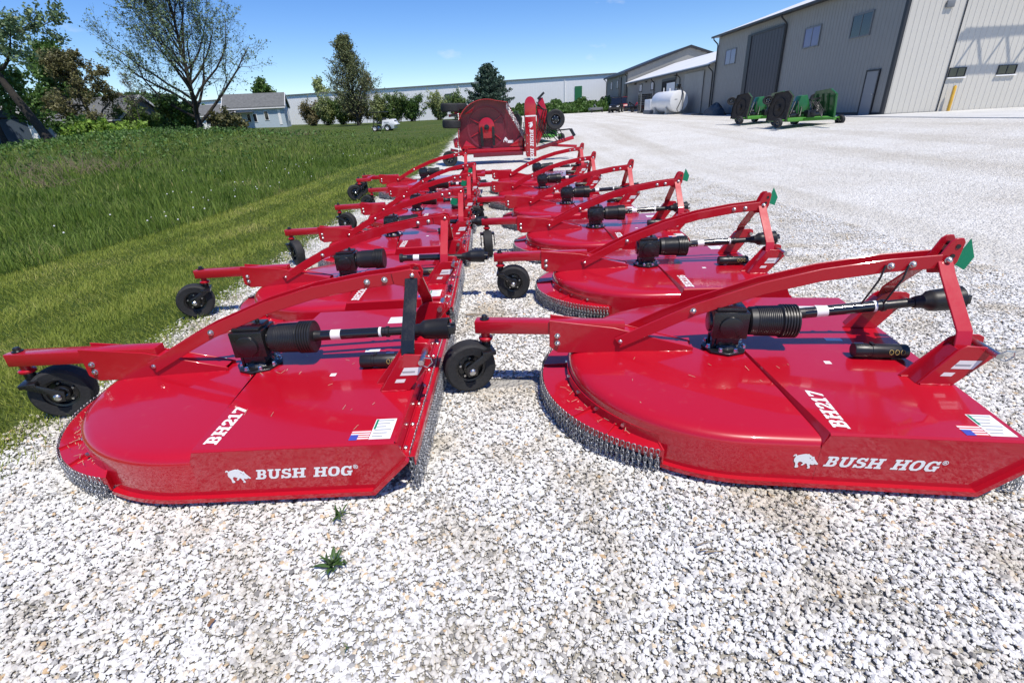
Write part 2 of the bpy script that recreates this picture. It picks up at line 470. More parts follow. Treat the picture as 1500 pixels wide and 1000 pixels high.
def gravel_patch(name, xs, ys, dens, smin, smax, seed, maskf):
    Xp, Yp = np.meshgrid(xs, ys)
    n1, n2 = len(xs), len(ys)
    id_ = np.arange(n1*n2).reshape(n2, n1)
    Fp = np.stack([id_[:-1,:-1], id_[:-1,1:], id_[1:,1:], id_[1:,:-1]], -1).reshape(-1, 4)
    me_ = np_mesh(name, np.stack([Xp, Yp, T(Xp, Yp)-.008], -1).reshape(-1, 3), Fp, STONE, False, {'dens': maskf(Xp, Yp).ravel()*dens})
    o = link(name, me_)
    tag(o, 'loose white limestone gravel covering the ' + ('lane and the ground before the two near cutters' if ys[0] < 2 else 'lot beside the cutters' if ys[0] < 5 else 'lot farther back'), 'gravel', kind='stuff')
    ng = bpy.data.node_groups.new('gravel_scatter', 'GeometryNodeTree')
    ng.interface.new_socket('Geometry', in_out='INPUT', socket_type='NodeSocketGeometry')
    ng.interface.new_socket('Geometry', in_out='OUTPUT', socket_type='NodeSocketGeometry')
    N, L = ng.nodes, ng.links
    gi, go = N.new('NodeGroupInput'), N.new('NodeGroupOutput')
    dp = N.new('GeometryNodeDistributePointsOnFaces'); dp.inputs['Seed'].default_value = seed
    na = N.new('GeometryNodeInputNamedAttribute'); na.inputs['Name'].default_value = 'dens'
    L.new(gi.outputs[0], dp.inputs['Mesh']); L.new(na.outputs['Attribute'], dp.inputs['Density'])
    gti = N.new('GeometryNodeGeometryToInstance')
    for k in range(5):
        ic = N.new('GeometryNodeMeshIcoSphere'); ic.inputs['Radius'].default_value = .5; ic.inputs['Subdivisions'].default_value = 1
        sp = N.new('GeometryNodeSetPosition')
        rv = N.new('FunctionNodeRandomValue'); rv.data_type = 'FLOAT_VECTOR'
        rv.inputs['Min'].default_value = (-.115,)*3; rv.inputs['Max'].default_value = (.115,)*3; rv.inputs['Seed'].default_value = seed*10+k
        L.new(ic.outputs['Mesh'], sp.inputs['Geometry']); L.new(rv.outputs['Value'], sp.inputs['Offset'])
        ss = N.new('GeometryNodeTransform'); ss.inputs['Scale'].default_value = ((1.2, .85, .60), (1.0, .9, .68), (1.28, .82, .52), (1.08, 1.0, .58), (.98, .92, .74))[k]
        L.new(sp.outputs[0], ss.inputs[0])
        sm = N.new('GeometryNodeSetMaterial'); sm.inputs['Material'].default_value = STONE
        L.new(ss.outputs[0], sm.inputs[0])
        sh = N.new('GeometryNodeSetShadeSmooth'); sh.inputs['Shade Smooth'].default_value = False
        L.new(sm.outputs[0], sh.inputs[0])
        L.new(sh.outputs[0], gti.inputs[0])
    ip = N.new('GeometryNodeInstanceOnPoints'); ip.inputs['Pick Instance'].default_value = True
    L.new(dp.outputs['Points'], ip.inputs['Points']); L.new(gti.outputs[0], ip.inputs['Instance'])
    ri = N.new('FunctionNodeRandomValue'); ri.data_type = 'INT'; ri.inputs[4].default_value = 0; ri.inputs[5].default_value = 4; ri.inputs['Seed'].default_value = seed+1
    L.new(ri.outputs[2], ip.inputs['Instance Index'])
    rr = N.new('FunctionNodeRandomValue'); rr.data_type = 'FLOAT_VECTOR'; rr.inputs['Min'].default_value = (-.42, -.42, 0); rr.inputs['Max'].default_value = (.42, .42, 6.283); rr.inputs['Seed'].default_value = seed+2
    L.new(rr.outputs['Value'], ip.inputs['Rotation'])
    rs = N.new('FunctionNodeRandomValue'); rs.data_type = 'FLOAT'; rs.inputs[2].default_value = 0; rs.inputs[3].default_value = 1; rs.inputs['Seed'].default_value = seed+3
    pw = N.new('ShaderNodeMath'); pw.operation = 'POWER'; pw.inputs[1].default_value = 3.0; L.new(rs.outputs[1], pw.inputs[0])
    mr = N.new('ShaderNodeMapRange'); mr.inputs[3].default_value = smin; mr.inputs[4].default_value = smax; L.new(pw.outputs[0], mr.inputs[0])
    L.new(mr.outputs[0], ip.inputs['Scale'])
    L.new(ip.outputs[0], go.inputs[0])
    md = o.modifiers.new('gravel_scatter', 'NODES'); md.node_group = ng
    return o

def mask_near(x, y):
    lim = 1.05*np.abs(y) + 1.2
    m_ = (np.abs(x) < lim).astype(float)
    edge = np.clip((x - edge_x(y) + .25)/.5, .0, 1)
    return m_ * edge
gravel_patch('gravel', np.arange(-5, 5.01, .25), np.arange(.6, 3.51, .25), 10000, .0065, .034, 11, mask_near)
gravel_patch('gravel', np.arange(-6, 7.01, .25), np.arange(3.5, 7.01, .25), 6200, .0075, .034, 21, mask_near)
def mask_mid(x, y):
    edge = np.clip((x - edge_x(y) + .25)/.5, 0, 1)
    return edge * np.clip((17 - y)/9, .12, 1) * (np.abs(x-1) < 1.1*y) * np.clip((15 - x)/6, 0, 1)
gravel_patch('gravel', np.arange(-4.5, 15.01, .25), np.arange(7, 17.01, .25), 2000, .011, .032, 31, mask_mid)
# ------------------------------------------------------------------ lettering (slab letters as outlines with holes)
GL = {
 'B': (6.6, [[(0,0),(4.6,0),(5.7,.5),(6.3,1.9),(6.0,3.0),(5.3,3.6),(5.9,4.3),(6.0,5.3),(5.5,6.5),(4.4,7),(0,7),(0,5.8),(.9,5.8),(.9,1.2),(0,1.2)],
   [(2.8,1.2),(4.0,1.2),(4.4,1.6),(4.4,2.6),(4.0,3.0),(2.8,3.0)], [(2.8,4.1),(3.8,4.1),(4.1,4.4),(4.1,5.4),(3.8,5.8),(2.8,5.8)]]),
 'U': (8.1, [[(0,7),(0,5.8),(.9,5.8),(.9,2.4),(1.4,.9),(2.6,0),(5.2,0),(6.4,.9),(6.9,2.4),(6.9,5.8),(7.8,5.8),(7.8,7),(4.4,7),(4.4,5.8),(5.1,5.8),(5.1,2.4),(4.7,1.5),(3.9,1.2),(3.2,1.5),(2.8,2.4),(2.8,5.8),(3.5,5.8),(3.5,7)]]),
 'S': (6.2, [[(0,0),(1,0),(1.3,.5),(2.6,0),(4.6,0),(5.9,1),(5.9,2.9),(5,3.8),(2.3,4.5),(2,4.9),(2.1,5.5),(2.7,5.8),(3.6,5.8),(4.1,5.2),(4.2,4.7),(5.4,4.7),(5.4,7),(4.4,7),(4.1,6.5),(3,7),(1.7,7),(.3,6),(.2,4.4),(1.1,3.3),(3.7,2.6),(4,2.2),(3.9,1.5),(3.3,1.2),(2.2,1.2),(1.5,1.8),(1.4,2.4),(0,2.4)]]),
 'H': (8.3, [[(0,0),(3.6,0),(3.6,1.2),(2.8,1.2),(2.8,2.9),(5.2,2.9),(5.2,1.2),(4.4,1.2),(4.4,0),(8,0),(8,1.2),(7.1,1.2),(7.1,5.8),(8,5.8),(8,7),(4.4,7),(4.4,5.8),(5.2,5.8),(5.2,4.2),(2.8,4.2),(2.8,5.8),(3.6,5.8),(3.6,7),(0,7),(0,5.8),(.9,5.8),(.9,1.2),(0,1.2)]]),
 'O': (7.3, [[(2,0),(5,0),(6.5,1.2),(7,3.5),(6.5,5.8),(5,7),(2,7),(.5,5.8),(0,3.5),(.5,1.2)], [(3,1.2),(4,1.2),(4.8,2),(5,3.5),(4.8,5),(4,5.8),(3,5.8),(2.2,5),(2,3.5),(2.2,2)]]),
 'G': (7.3, [[(2,0),(4.2,0),(5.2,.5),(5.4,0),(6.4,0),(6.4,2.4),(7,2.4),(7,3.6),(3.8,3.6),(3.8,2.4),(4.6,2.4),(4.6,1.6),(4,1.2),(3,1.2),(2.2,2),(2,3.5),(2.2,5),(3,5.8),(4,5.8),(4.7,5.2),(4.9,4.6),(6.2,4.6),(6.2,7),(5.2,7),(4.9,6.5),(4,7),(2,7),(.5,5.8),(0,3.5),(.5,1.2)]]),
 '2': (6.1, [[(0,0),(5.8,0),(5.8,2),(4.5,2),(4.4,1.3),(2.4,1.3),(5.2,3.6),(5.7,4.9),(5.4,6.2),(4.2,7),(1.6,7),(.4,6.2),(0,4.6),(1.7,4.4),(2,5.4),(2.7,5.8),(3.5,5.6),(3.8,4.9),(3.4,4),(0,1.3)]]),
 '1': (4.5, [[(0,0),(4.2,0),(4.2,1.2),(3.1,1.2),(3.1,7),(1.6,7),(0,5.9),(0,4.8),(1.2,5.2),(1.2,1.2),(0,1.2)]]),
 '7': (6.0, [[(.2,7),(.2,4.8),(1.4,4.8),(1.6,5.6),(3.8,5.6),(1.2,0),(3.2,0),(5.8,5.7),(5.8,7)]]),
 '6': (6.2, [[(1.8,0),(4.4,0),(5.8,1.2),(5.8,3.2),(4.5,4.4),(2.6,4.4),(2.1,4.1),(2.4,5.2),(3.4,5.8),(5.0,5.6),(5.2,6.8),(3.6,7),(1.6,6.6),(.3,5),(0,3),(.4,1)], [(2.5,1.1),(3.6,1.1),(4,1.6),(4,2.7),(3.6,3.2),(2.5,3.2),(2.1,2.7),(2.1,1.6)]]),
 'R': (6.4, [[(0,0),(2,0),(2,2.4),(2.8,2.4),(4.2,0),(6.2,0),(4.6,2.7),(5.6,3.6),(5.8,5),(5,6.5),(3.8,7),(0,7)], [(2,4),(3.2,4),(3.8,4.4),(3.8,5.2),(3.2,5.6),(2,5.6)]]),
 ' ': (4.0, []),
}
BOAR = [[(-.2,5.6),(.2,6.5),(.9,6.7),(1.3,6.2),(1.0,5.7),(1.7,6.2),(3,6.7),(4.6,7.1),(5.4,6.9),(5.7,7.2),(6.1,6.7),(6.9,6.2),(7.4,5.7),(8.0,5.9),(8.2,5.1),(8.6,4.3),(9.4,3.2),(10.1,2.3),(10,1.8),(9.3,1.8),(8.9,2.2),(8.5,1.7),(7.7,1.6),(7.1,2.0),(6.9,1.2),(7.3,.5),(7.2,-.3),(6.3,-.4),(6.2,.1),(6.5,.4),(6.0,1.2),(5.8,2.0),(5.2,2.2),(4.7,1.5),(4.1,1.0),(3.5,1.2),(3.9,1.7),(4.3,2.4),(3.6,2.8),(2.9,3.1),(2.3,2.5),(2.2,1.4),(2.7,.7),(2.6,-.1),(1.6,-.3),(1.3,.2),(1.4,1.2),(1.2,2.2),(.5,3.2),(.5,4.4),(.9,5.5),(.5,6.0),(.2,5.5)],
        [(7.1,4.3),(7.6,4.2),(7.75,3.95),(7.2,4.05)], [(6.2,5.4),(6.9,5.0),(6.5,4.6),(6.4,5.0)]]
def ring(r1, r2, n=20):
    return [[(r1*math.cos(2*math.pi*i/n), r1*math.sin(2*math.pi*i/n)) for i in range(n)],
            [(r2*math.cos(2*math.pi*i/n), r2*math.sin(2*math.pi*i/n)) for i in range(n)]]

def glyph_add(mb, loops, fn):
    if not loops: return
    pts = [p for l in loops for p in l]
    tris = tessellate_polygon([[Vector((x, y, 0)) for x, y in l] for l in loops])
    mb.add([fn(x, y) for x, y in pts], tris)

def lettering(text, size, origin, u, v, shear=.25, registered=False):
    """text mesh: cap height size, from origin along u, letters up along v"""
    mb = MB(); O, U, Vv = Vector(origin), Vector(u), Vector(v)
    k = size / 7; x = 0
    for ch in text:
        w, loops = GL[ch]
        glyph_add(mb, loops, lambda a, b, x=x: O + U * ((a + x + shear*b)*k) + Vv * (b*k))
        x += w + .25
    if registered:
        cx, cy = x + 2.6, 6.2
        glyph_add(mb, ring(1.5, 1.15), lambda a, b: O + U*((a+cx)*k) + Vv*((b+cy)*k))
        glyph_add(mb, GL['R'][1], lambda a, b: O + U*(((a-2.9)*.22+cx)*k) + Vv*(((b-3.5)*.22+cy)*k))
    return mb, x * k

# ------------------------------------------------------------------ chain curtains (stuff)
def chain_rows(tops, zbot=.018, link=.045, pitch=.034, wid=.022, wire=.0032, seed=0):
    rng = np.random.default_rng(seed)
    path = []
    for i in range(8):
        t = 2*math.pi*i/8
        s_ = (link-wid)/2
        path.append((wid/2*math.cos(t), wid/2*math.sin(t) + (s_ if math.sin(t) >= 0 else -s_)))
    path = np.array(path)
    nrm = path / np.linalg.norm(path, axis=1)[:, None]
    q = np.zeros((8, 3, 3))
    for j in range(3):
        a = 2*math.pi*j/3
        q[:, j, 0] = path[:, 0] + nrm[:, 0]*wire*math.cos(a)
        q[:, j, 2] = path[:, 1] + nrm[:, 1]*wire*math.cos(a)
        q[:, j, 1] = wire*math.sin(a)
    q = q.reshape(-1, 3)
    f = []
    for i in range(8):
        for j in range(3):
            f.append((i*3+j, i*3+(j+1)%3, ((i+1)%8)*3+(j+1)%3, ((i+1)%8)*3+j))
    f = np.array(f)
    Vs, Fs, n = [], [], 0
    for (x, y, zt, az) in tops:
        z = zt; k = 0
        lx, ly = rng.normal(0, .02, 2)
        while z > zbot + rng.uniform(0, .02):
            a = az + (math.pi/2 if k % 2 else 0) + rng.normal(0, .12)
            c, s = math.cos(a), math.sin(a)
            p = q.copy()
            X_ = p[:, 0]*c - p[:, 1]*s; Y_ = p[:, 0]*s + p[:, 1]*c
            d = zt - z
            Vs.append(np.stack([X_ + x + lx*d, Y_ + y + ly*d, p[:, 2] + z - link/2 + .012], -1)); Fs.append(f + n); n += len(q)
            z -= pitch; k += 1
    return np_mesh('chain_curtain', np.concatenate(Vs), np.concatenate(Fs), CHAIN, True)

# ------------------------------------------------------------------ tail wheel
def make_tail_wheel(parent, loc, rz=0.0, r=.2, trail=.15):
    """pivot at the caster pin; the wheel hangs below, trailing along -x"""
    hub = r - loc[2]
    prof = [(r*.58,-.062),(r*.90,-.068),(r*.985,-.055),(r,-.035),(r*.995,-.012),(r,.012),(r*.995,.03),(r*.985,.055),(r*.90,.068),(r*.58,.062)]
    tyre = MB().lathe(prof, (-trail, 0, hub), (0, 1, 0), 36, closed=True).build('tail_wheel', RUBBER, parent, loc, (0, 0, rz))
    rim = MB()
    rim.lathe([(r*.60,-.045),(r*.60,.045),(r*.50,.040),(r*.45,.015),(r*.3,.02),(r*.26,.05),(r*.2,.055),(r*.2,-.055),(r*.26,-.05),(r*.3,-.02),(r*.45,-.015),(r*.50,-.04)], (-trail, 0, hub), (0, 1, 0), 28, closed=True)
    rim.cyl((-trail, -.075, hub), (-trail, .075, hub), .03, n=16)
    rim.build('rim', BLACK, tyre)
    bl = MB()
    for sgn in (-1, 1):
        for k in range(5):
            t = 2*math.pi*k/5 + .3
            c = Vector((-trail + r*.39*math.cos(t), sgn*.028, hub + r*.39*math.sin(t)))
            bl.cyl(c - Vector((0, .012, 0)), c + Vector((0, .012, 0)), .009, n=6)
        bl.lathe([(.026, 0), (.026, .012), (.016, .02)], (-trail, sgn*.112, hub), (0, sgn, 0), 10)
    bl.build('wheel_bolt', STEEL, tyre)['kind'] = 'stuff'
    fk = MB()
    fk.cyl((0, 0, -.10), (0, 0, -.02), .036, n=14)
    fk.obox = None
    fk.box(-.06, .045, -.115, .115, -.135, -.10)
    for sgn in (-1, 1):
        y0, y1 = sorted((sgn*.098, sgn*.112))
        fk.prism([(.045, -.12), (-.06, -.12), (-trail-.05, hub+.03), (-trail-.035, hub-.045), (-trail+.04, hub-.04), (-trail+.05, hub+.03)], 'y', y0, y1)
    fk.build('caster_fork', BLACK, tyre, bevel=.006)
    return tyre

# ------------------------------------------------------------------ the rotary cutter
SIGNS = (-1, 1)
def make_mower(b, model, twin=False, seam=-1.02, hang=0.0):
    k = b / 1.03
    root = empty('rotary_cutter')
    root['category'] = 'rotary cutter'
    zt = .368
    SX = seam                       # seam at the side
    C = Vector((min(-1.10, seam-.06), 0, zt))
    cd = -1.27                      # centre of the rear arc
    rim = [(SX, -b)]
    rim += [(x, -b) for x in np.linspace(SX, cd, 5)[1:]]
    for a in np.linspace(-90, -270, 61)[1:]:
        rim.append((cd + 1.03*math.cos(R(a)), b*math.sin(R(a))))
    rim += [(x, b) for x in np.linspace(cd, SX, 5)[1:]]
    n = len(rim)
    mb = MB()
    rings = [(.0, zt-.004), (.3, zt-.009), (.55, zt-.018), (.78, zt-.031), (.90, zt-.039), (.945, zt-.045), (.968, zt-.052), (.985, zt-.064), (.995, zt-.08), (1.0, zt-.10), (1.0, .05)]
    V, F = [], []
    for s, z in rings:
        for x, y in rim: V.append((C.x + (x-C.x)*s, C.y + (y-C.y)*s, z))
    for r_ in range(len(rings)-1):
        for i in range(n-1):
            F.append((r_*n+i, r_*n+i+1, (r_+1)*n+i+1, (r_+1)*n+i))
    mb.add(V, F)
    # front panel, its step down to the rear dome, thin underside
    e = .010
    top = [(C.x+.02, 0), (SX+.02, -b+e), (-.008, -b+e), (-.008, b-e), (SX+.02, b-e)]
    mb.add([(x, y, zt) for x, y in top], [(0,1,2,3,4)])
    for sg in SIGNS:
        a0, a1 = (C.x+.02, 0), (SX+.02, sg*(b-e))
        mb.add([(a0[0], 0, zt), (a1[0], a1[1], zt), (a1[0]-.030, sg*b, .05), (a1[0]-.030, sg*b, zt-.075), (a0[0]-.012, 0, zt-.006)], [(0,1,3,4), (1,2,3)])
        mb.add([(SX+.02, sg*(b-e), zt), (-.008, sg*(b-e), zt), (-.006, sg*(b-.001), zt-.012), (SX+.02, sg*(b-.001), zt-.012)], [(0,1,2,3)])
    mb.add([(-.008, -b+e, zt), (-.008, b-e, zt), (.003, b-e, zt-.012), (.003, -b+e, zt-.012)], [(0,1,2,3)])
    mb.box(-.004, .004, -b+e, b-e, .262, zt-.012)
    deck = mb.build('deck', RED, root, smooth=40)
    # side panels with the sloped toe
    for sg in SIGNS:
        p = MB()
        y0, y1 = sorted((sg*(b+.0012), sg*(b-.006)))
        p.prism([(SX-.012, .05), (-.17, .05), (.045, .262), (.030, .30), (.004, zt-.013), (SX+.02, zt-.013), (SX-.008, zt-.075)], 'y', y0, y1)
        p.build('side_panel', RED, root)
        rl = MB()
        y0, y1 = sorted((sg*(b-.004), sg*(b+.032)))
        rl.prism([(SX, .034), (-.155, .034), (.062, .252), (.046, .268), (-.168, .062), (SX, .062)], 'y', y0, y1)
        arc = [(SX, b)] + [(x, b) for x in np.linspace(SX, cd, 5)[1:]] + [(cd + 1.03*math.cos(R(a)), b*math.sin(R(a))) for a in np.linspace(90, 116, 10)[1:]]
        q = []
        for x, y in arc:
            o = Vector((x - cd if x < cd else 0, y, 0)).normalized()
            for dr, z in ((-.004, .034), (.032, .034), (.032, .062), (-.004, .062)):
                q.append((x + o.x*dr, sg*(y + o.y*dr), z))
        f = [(0,1,2,3)]
        for i in range(len(arc)-1):
            for j in range(4): f.append((4*i+j, 4*i+(j+1)%4, 4*i+4+(j+1)%4, 4*i+4+j))
        f.append(tuple(4*(len(arc)-1)+j for j in (3,2,1,0)))
        rl.add(q, f)
        rl.build('skid_rail', RED2, root, smooth=30)
    # rear guard ring with lip, ribs and end caps; its chains
    cg, sp, sw = -1.53, 78, 62
    NA = 40
    outer = [(cg + .965*math.cos(R(180+sp*t)), .985*k*math.sin(R(180+sp*t))) for t in np.linspace(-1, 1, NA)]
    inner = [(cd + 1.028*math.cos(R(180+sw*t)), b*.998*math.sin(R(180+sw*t))) for t in np.linspace(-1, 1, NA)]
    g = MB(); V, F = [], []
    for (xo, yo), (xi, yi) in zip(outer, inner):
        dx, dy = xo-xi, yo-yi
        V += [(xi, yi, .235), (xi+dx*.07, yi+dy*.07, .233), (xi+dx*.09, yi+dy*.09, .172), (xo, yo, .160), (xo, yo, .112), (xo-dx*.05, yo-dy*.05, .112), (xo-dx*.05, yo-dy*.05, .152), (xi+dx*.05, yi+dy*.05, .158)]
    for i in range(NA-1):
        for j in range(8): F.append((8*i+j, 8*i+(j+1)%8, 8*i+8+(j+1)%8, 8*i+8+j))
    F += [tuple(range(8)), tuple(8*(NA-1)+j for j in range(7, -1, -1))]
    g.add(V, F)
    guard = g.build('chain_guard', RED2, root, smooth=30)
    for sg in SIGNS:
        (xo, yo), (xi, yi) = (outer[0], inner[0]) if sg > 0 else (outer[-1], inner[-1])
        cp = MB(); d = Vector((xo-xi, yo-yi, 0)); nn = Vector((.010, 0, 0))
        a_, b_ = Vector((xi, yi, 0)) - d*.1, Vector((xo, yo, 0))
        cp.add([a_+Vector((0,0,.07)), b_+Vector((0,0,.07)), b_+Vector((0,0,.163)), a_+Vector((0,0,.183)), a_+nn+Vector((0,0,.07)), b_+nn+Vector((0,0,.07)), b_+nn+Vector((0,0,.163)), a_+nn+Vector((0,0,.183))],
               [(0,1,2,3),(7,6,5,4),(0,4,5,1),(1,5,6,2),(2,6,7,3),(3,7,4,0)])
        cp.build('end_cap', RED2, guard)
    for i in (5, 9, 19, 30, 34):
        (xo, yo), (xi, yi) = outer[i], inner[i]
        MB().bar((xi + (xo-xi)*.08, yi + (yo-yi)*.08, .182), (xo, yo, .161), .008, .022).build('rib', RED2, guard)
    gb_ = MB().cyl((0, 0, 0), (0, 0, .012), .012, n=6).mesh('guard_bolt', STEEL)
    spots = []
    for i in range(3, NA-2, 4):
        (xo, yo), (xi, yi) = outer[i], inner[i]
        d = Vector((xo-xi, yo-yi, 0)); p = Vector((xi, yi, .205)) + d*.08; d.normalize()
        spots.append((p, facing(d)))
    pieces('guard_bolt', gb_, guard, spots)
    tops = []
    L = 0; last = None
    fine = [(cg + .977*math.cos(R(180+sp*t*.985)), (.985*k+.012)*math.sin(R(180+sp*t*.985)), R(180+sp*t)) for t in np.linspace(-1, 1, 1600)]
    for x, y, a in fine:
        if last is None or math.hypot(x-last[0], y-last[1]) > .0335:
            tops.append((x, y, .160, a + math.pi/2)); last = (x, y)
    tops2 = [(x - .02*math.cos(a-math.pi/2), y - .02*math.sin(a-math.pi/2), z-.03, a+.6) for x, y, z, a in tops[::1]]
    ch = link('chain_curtain', chain_rows(tops + tops2, seed=5), guard); ch['kind'] = 'stuff'
    # front guard
    fgd = MB()
    fgd.box(-.004, .085, -b+.03, b-.03, .240, .247)
    fgd.box(.079, .086, -b+.03, b-.03, .185, .2398)
    fgd.box(.0045, .012, -b+.03, b-.03, .2475, .262)
    fg = fgd.build('chain_guard', RED2, root, bevel=.002, seg=1)
    fb = MB().lathe([(.014, 0), (.014, .012), (.008, .018)], (0, 0, 0), (0, 0, 1), 8).mesh('guard_bolt', STEEL)
    pieces('guard_bolt', fb, fg, [((.022, y, .2475), (0, 0, 0)) for y in np.linspace(-b+.1, b-.1, 9)])
    ys = np.arange(-b+.045, b-.04, .0335)
    tops = [(.058, y, .262, math.pi/2) for y in ys] + [(.094, y+.015, .185, .1) for y in ys] + [(.075, y+.008, .195, .9) for y in ys]
    ch = link('chain_curtain', chain_rows(tops, seed=8), fg); ch['kind'] = 'stuff'
    # tail bracket, arm, caster(s)
    tb = MB()
    for sg in SIGNS:
        y0, y1 = sorted((sg*.052, sg*.062))
        tb.prism([(-2.44, .58), (-1.98, .53), (-1.42, .385), (-1.42, .362), (-2.22, .325), (-2.38, .325), (-2.44, .37)], 'y', y0, y1)
    tb.prism([(-2.02, .531), (-1.44, .386), (-1.44, .378), (-2.02, .523)], 'y', -.0518, .0518)
    tb.build('tail_bracket', RED2, root, bevel=.003, seg=1)
    arm = MB()
    if twin:
        arm.box(-2.62, -1.9, -.05, .05, .46, .56)
        arm.box(-2.72, -2.62, -.42, .42, .455, .555)
        for sg in SIGNS: arm.bar((-2.68, sg*.38, .505), (-2.99, sg*.42, .505), .08, .09)
    else:
        arm.box(-3.0, -1.9, -.05, .05, .462, .56)
    arm.build('tail_arm', RED2, root, bevel=.006)
    for sg in (SIGNS if twin else (0,)):
        y = sg*.42
        pv = MB()
        pv.cyl((-2.93, y, .415), (-2.93, y, .461), .034, n=16)
        pv.lathe([(.05, 0), (.055, .008), (.055, .02), (.045, .028)], (-2.93, y, .395), (0, 0, 1), 16)
        pv.build('pivot_collar', RED2, root)
        pb = MB()
        pb.lathe([(.036, 0), (.036, .008), (.024, .012), (.022, .03), (.014, .036)], (-2.93, y, .56), (0, 0, 1), 10)
        pb.build('pivot_bolt', BLACK, root)
        make_tail_wheel(root, (-2.93, y, .44), R(-8))
    spots = []
    for p in ((-2.38, .46), (-2.38, .40), (-1.93, .43)):
        for sg in SIGNS:
            spots.append(((p[0], sg*.060, p[1]), facing((0, sg, 0))))
    # weld beads where the bracket, the seam and the lugs meet the deck
    wr = np.random.default_rng(6)
    def bead(p0, p1, n, r=.0065):
        P = [Vector(p0).lerp(Vector(p1), i/n) + Vector((0, 0, wr.normal(0, .0012))) for i in range(n+1)]
        MB().tube(P, [r*wr.uniform(.7, 1.25) for _ in P], 6).build('weld_bead', RED2, root, smooth=50)
    for sg in SIGNS:
        bead((-2.20, sg*.066, zt-.052), (-1.43, sg*.066, zt-.008), 44)
        for yy in (.383, .482): bead((-.25 if yy < .45 else -.20, sg*yy, zt+.002), (-.04, sg*yy, zt+.002), 14)
    # brace bars
    pl = [(-1.95, .415), (-1.62, .585), (-1.45, .665), (-1.02, .825), (-.68, .915), (-.30, .975), (-.02, 1.0)]
    for sg in SIGNS:
        s_ = MB()
        s_.strip([(x, sg*(.072 if i < 2 else .06), z) for i, (x, z) in enumerate(pl)], .010, .085, (0, 1, 0))
        s_.build('brace_bar', RED2, root, bevel=.003, seg=1)
    for p in ((-1.93, .43), (-1.45, .665), (-.30, .975), (-.18, .985), (.01, 1.01)):
        for sg in SIGNS:
            spots.append(((p[0], sg*.066, p[1]), facing((0, sg, 0))))
    bb = MB().lathe([(.022, 0), (.022, .004), (.0155, .005), (.0155, .018), (.009, .024)], (0, 0, 0), (0, 0, 1), 8).mesh('frame_bolt', STEEL)
    pieces('frame_bolt', bb, root, spots)
    # mast bracket: two plates with the top link holes
    for sg in SIGNS:
        y0, y1 = sorted((sg*.040, sg*.052))
        MB().prism([(-.075, .925), (.045, .925), (.075, .995), (.085, 1.115), (.07, 1.14), (.03, 1.14), (.005, 1.12), (-.035, 1.03), (-.085, .965)], 'y', y0, y1).build('mast_plate', RED2, root, bevel=.003, seg=1)
    for z, x in ((1.09, .05), (1.03, .035)):
        MB().cyl((x, -.056, z), (x, .056, z), .014, n=10).build('top_link_pin', BLACK, root)
    # mast legs
    for sg in SIGNS:
        s_ = MB()
        s_.strip([(.0, sg*.058, 1.0), (.0, sg*.115, .935), (-.005, sg*.40, .68), (-.012, sg*.445, .54)], .085, .014, (1, 0, 0))
        s_.build('mast_leg', RED2, root, bevel=.003, seg=1)
    # lift lugs: a pair of plates and a cross gusset each side
    for sg in SIGNS:
        for yy, ln in ((.37, 'lift_lug'), (.475, 'lift_lug')):
            y0, y1 = sorted((sg*(yy-.006), sg*(yy+.006)))
            lg = MB().prism([(-.26, zt+.001), (-.03, zt+.001), (.135, .60), (.13, .635), (.10, .65), (.0, .655), (-.055, .63), (-.10, .57)] if yy < .45 else
                            [(-.21, zt+.001), (-.02, zt+.001), (.14, .56), (.135, .60), (.10, .615), (-.02, .625), (-.055, .60)], 'y', y0, y1)
            lg.build(ln, RED2, root, bevel=.003, seg=1)
        gs = MB(); y0, y1 = sorted((sg*.3765, sg*.4685))
        gs.prism([(-.215, zt+.002), (-.20, zt+.002), (-.045, .595), (-.060, .60)], 'y', y0, y1)
        gs.build('gusset', RED2, root)
        pn = MB(); y0, y1 = sorted((sg*.33, sg*.56))
        pn.cyl((.095, y0, .60), (.095, y1, .60), .019, n=12)
        pn.tube([(.095, sg*.545, .60), (.12, sg*.56, .635), (.16, sg*.56, .63), (.165, sg*.56, .60), (.13, sg*.56, .57), (.10, sg*.55, .58)], .004, 5)
        pn.build('lift_pin', STEEL, root)
    # gearbox
    gx_ = -1.20
    fl = MB()
    fl.lathe([(.155, 0), (.155, .016), (.145, .02), (.10, .022), (.085, .05)], (gx_, 0, zt-.002), (0, 0, 1), 8)
    bd = MB()
    bd.box(gx_-.075, gx_+.075, -.075, .075, zt+.045, .49)
    bd.box(gx_-.115, gx_+.115, -.105, .105, .475, .665)
    bd.box(gx_-.095, gx_+.095, -.085, .085, .664, .690)
    bd.cyl((gx_, -.125, .565), (gx_, .125, .565), .075, n=20)
    bd.cyl((gx_-.13, 0, .565), (gx_+.16, 0, .565), .072, n=20)
    bd.cyl((gx_+.04, .03, .688), (gx_+.04, .03, .715), .016, n=8)
    for sg in SIGNS:
        for dz in (0, 1): bd.box(gx_-.10+dz*.12, gx_-.08+dz*.12, sg*.06-.012, sg*.06+.012, zt+.012, .50)
    gb = bd.build('gearbox', BLACK, root, bevel=.012)
    fl.build('flange', BLACK, gb, bevel=.003)
    bm_ = MB().lathe([(.02, 0), (.02, .004), (.0145, .005), (.0145, .02), (.008, .028)], (0, 0, 0), (0, 0, 1), 6).mesh('gearbox_bolt', BRIGHT)
    spots = []
    for i in range(8):
        t = 2*math.pi*(i+.5)/8
        spots.append(((gx_+.125*math.cos(t), .125*math.sin(t), zt+.016), (0, 0, t)))
    pieces('gearbox_bolt', bm_, gb, spots)
    MB().box(gx_-.05, gx_+.02, -.03, .02, .6905, .692).build('data_plate', STEEL, gb)
    # ribbed clutch cover
    pr = [(.085, 0), (.098, .01), (.100, .05)]
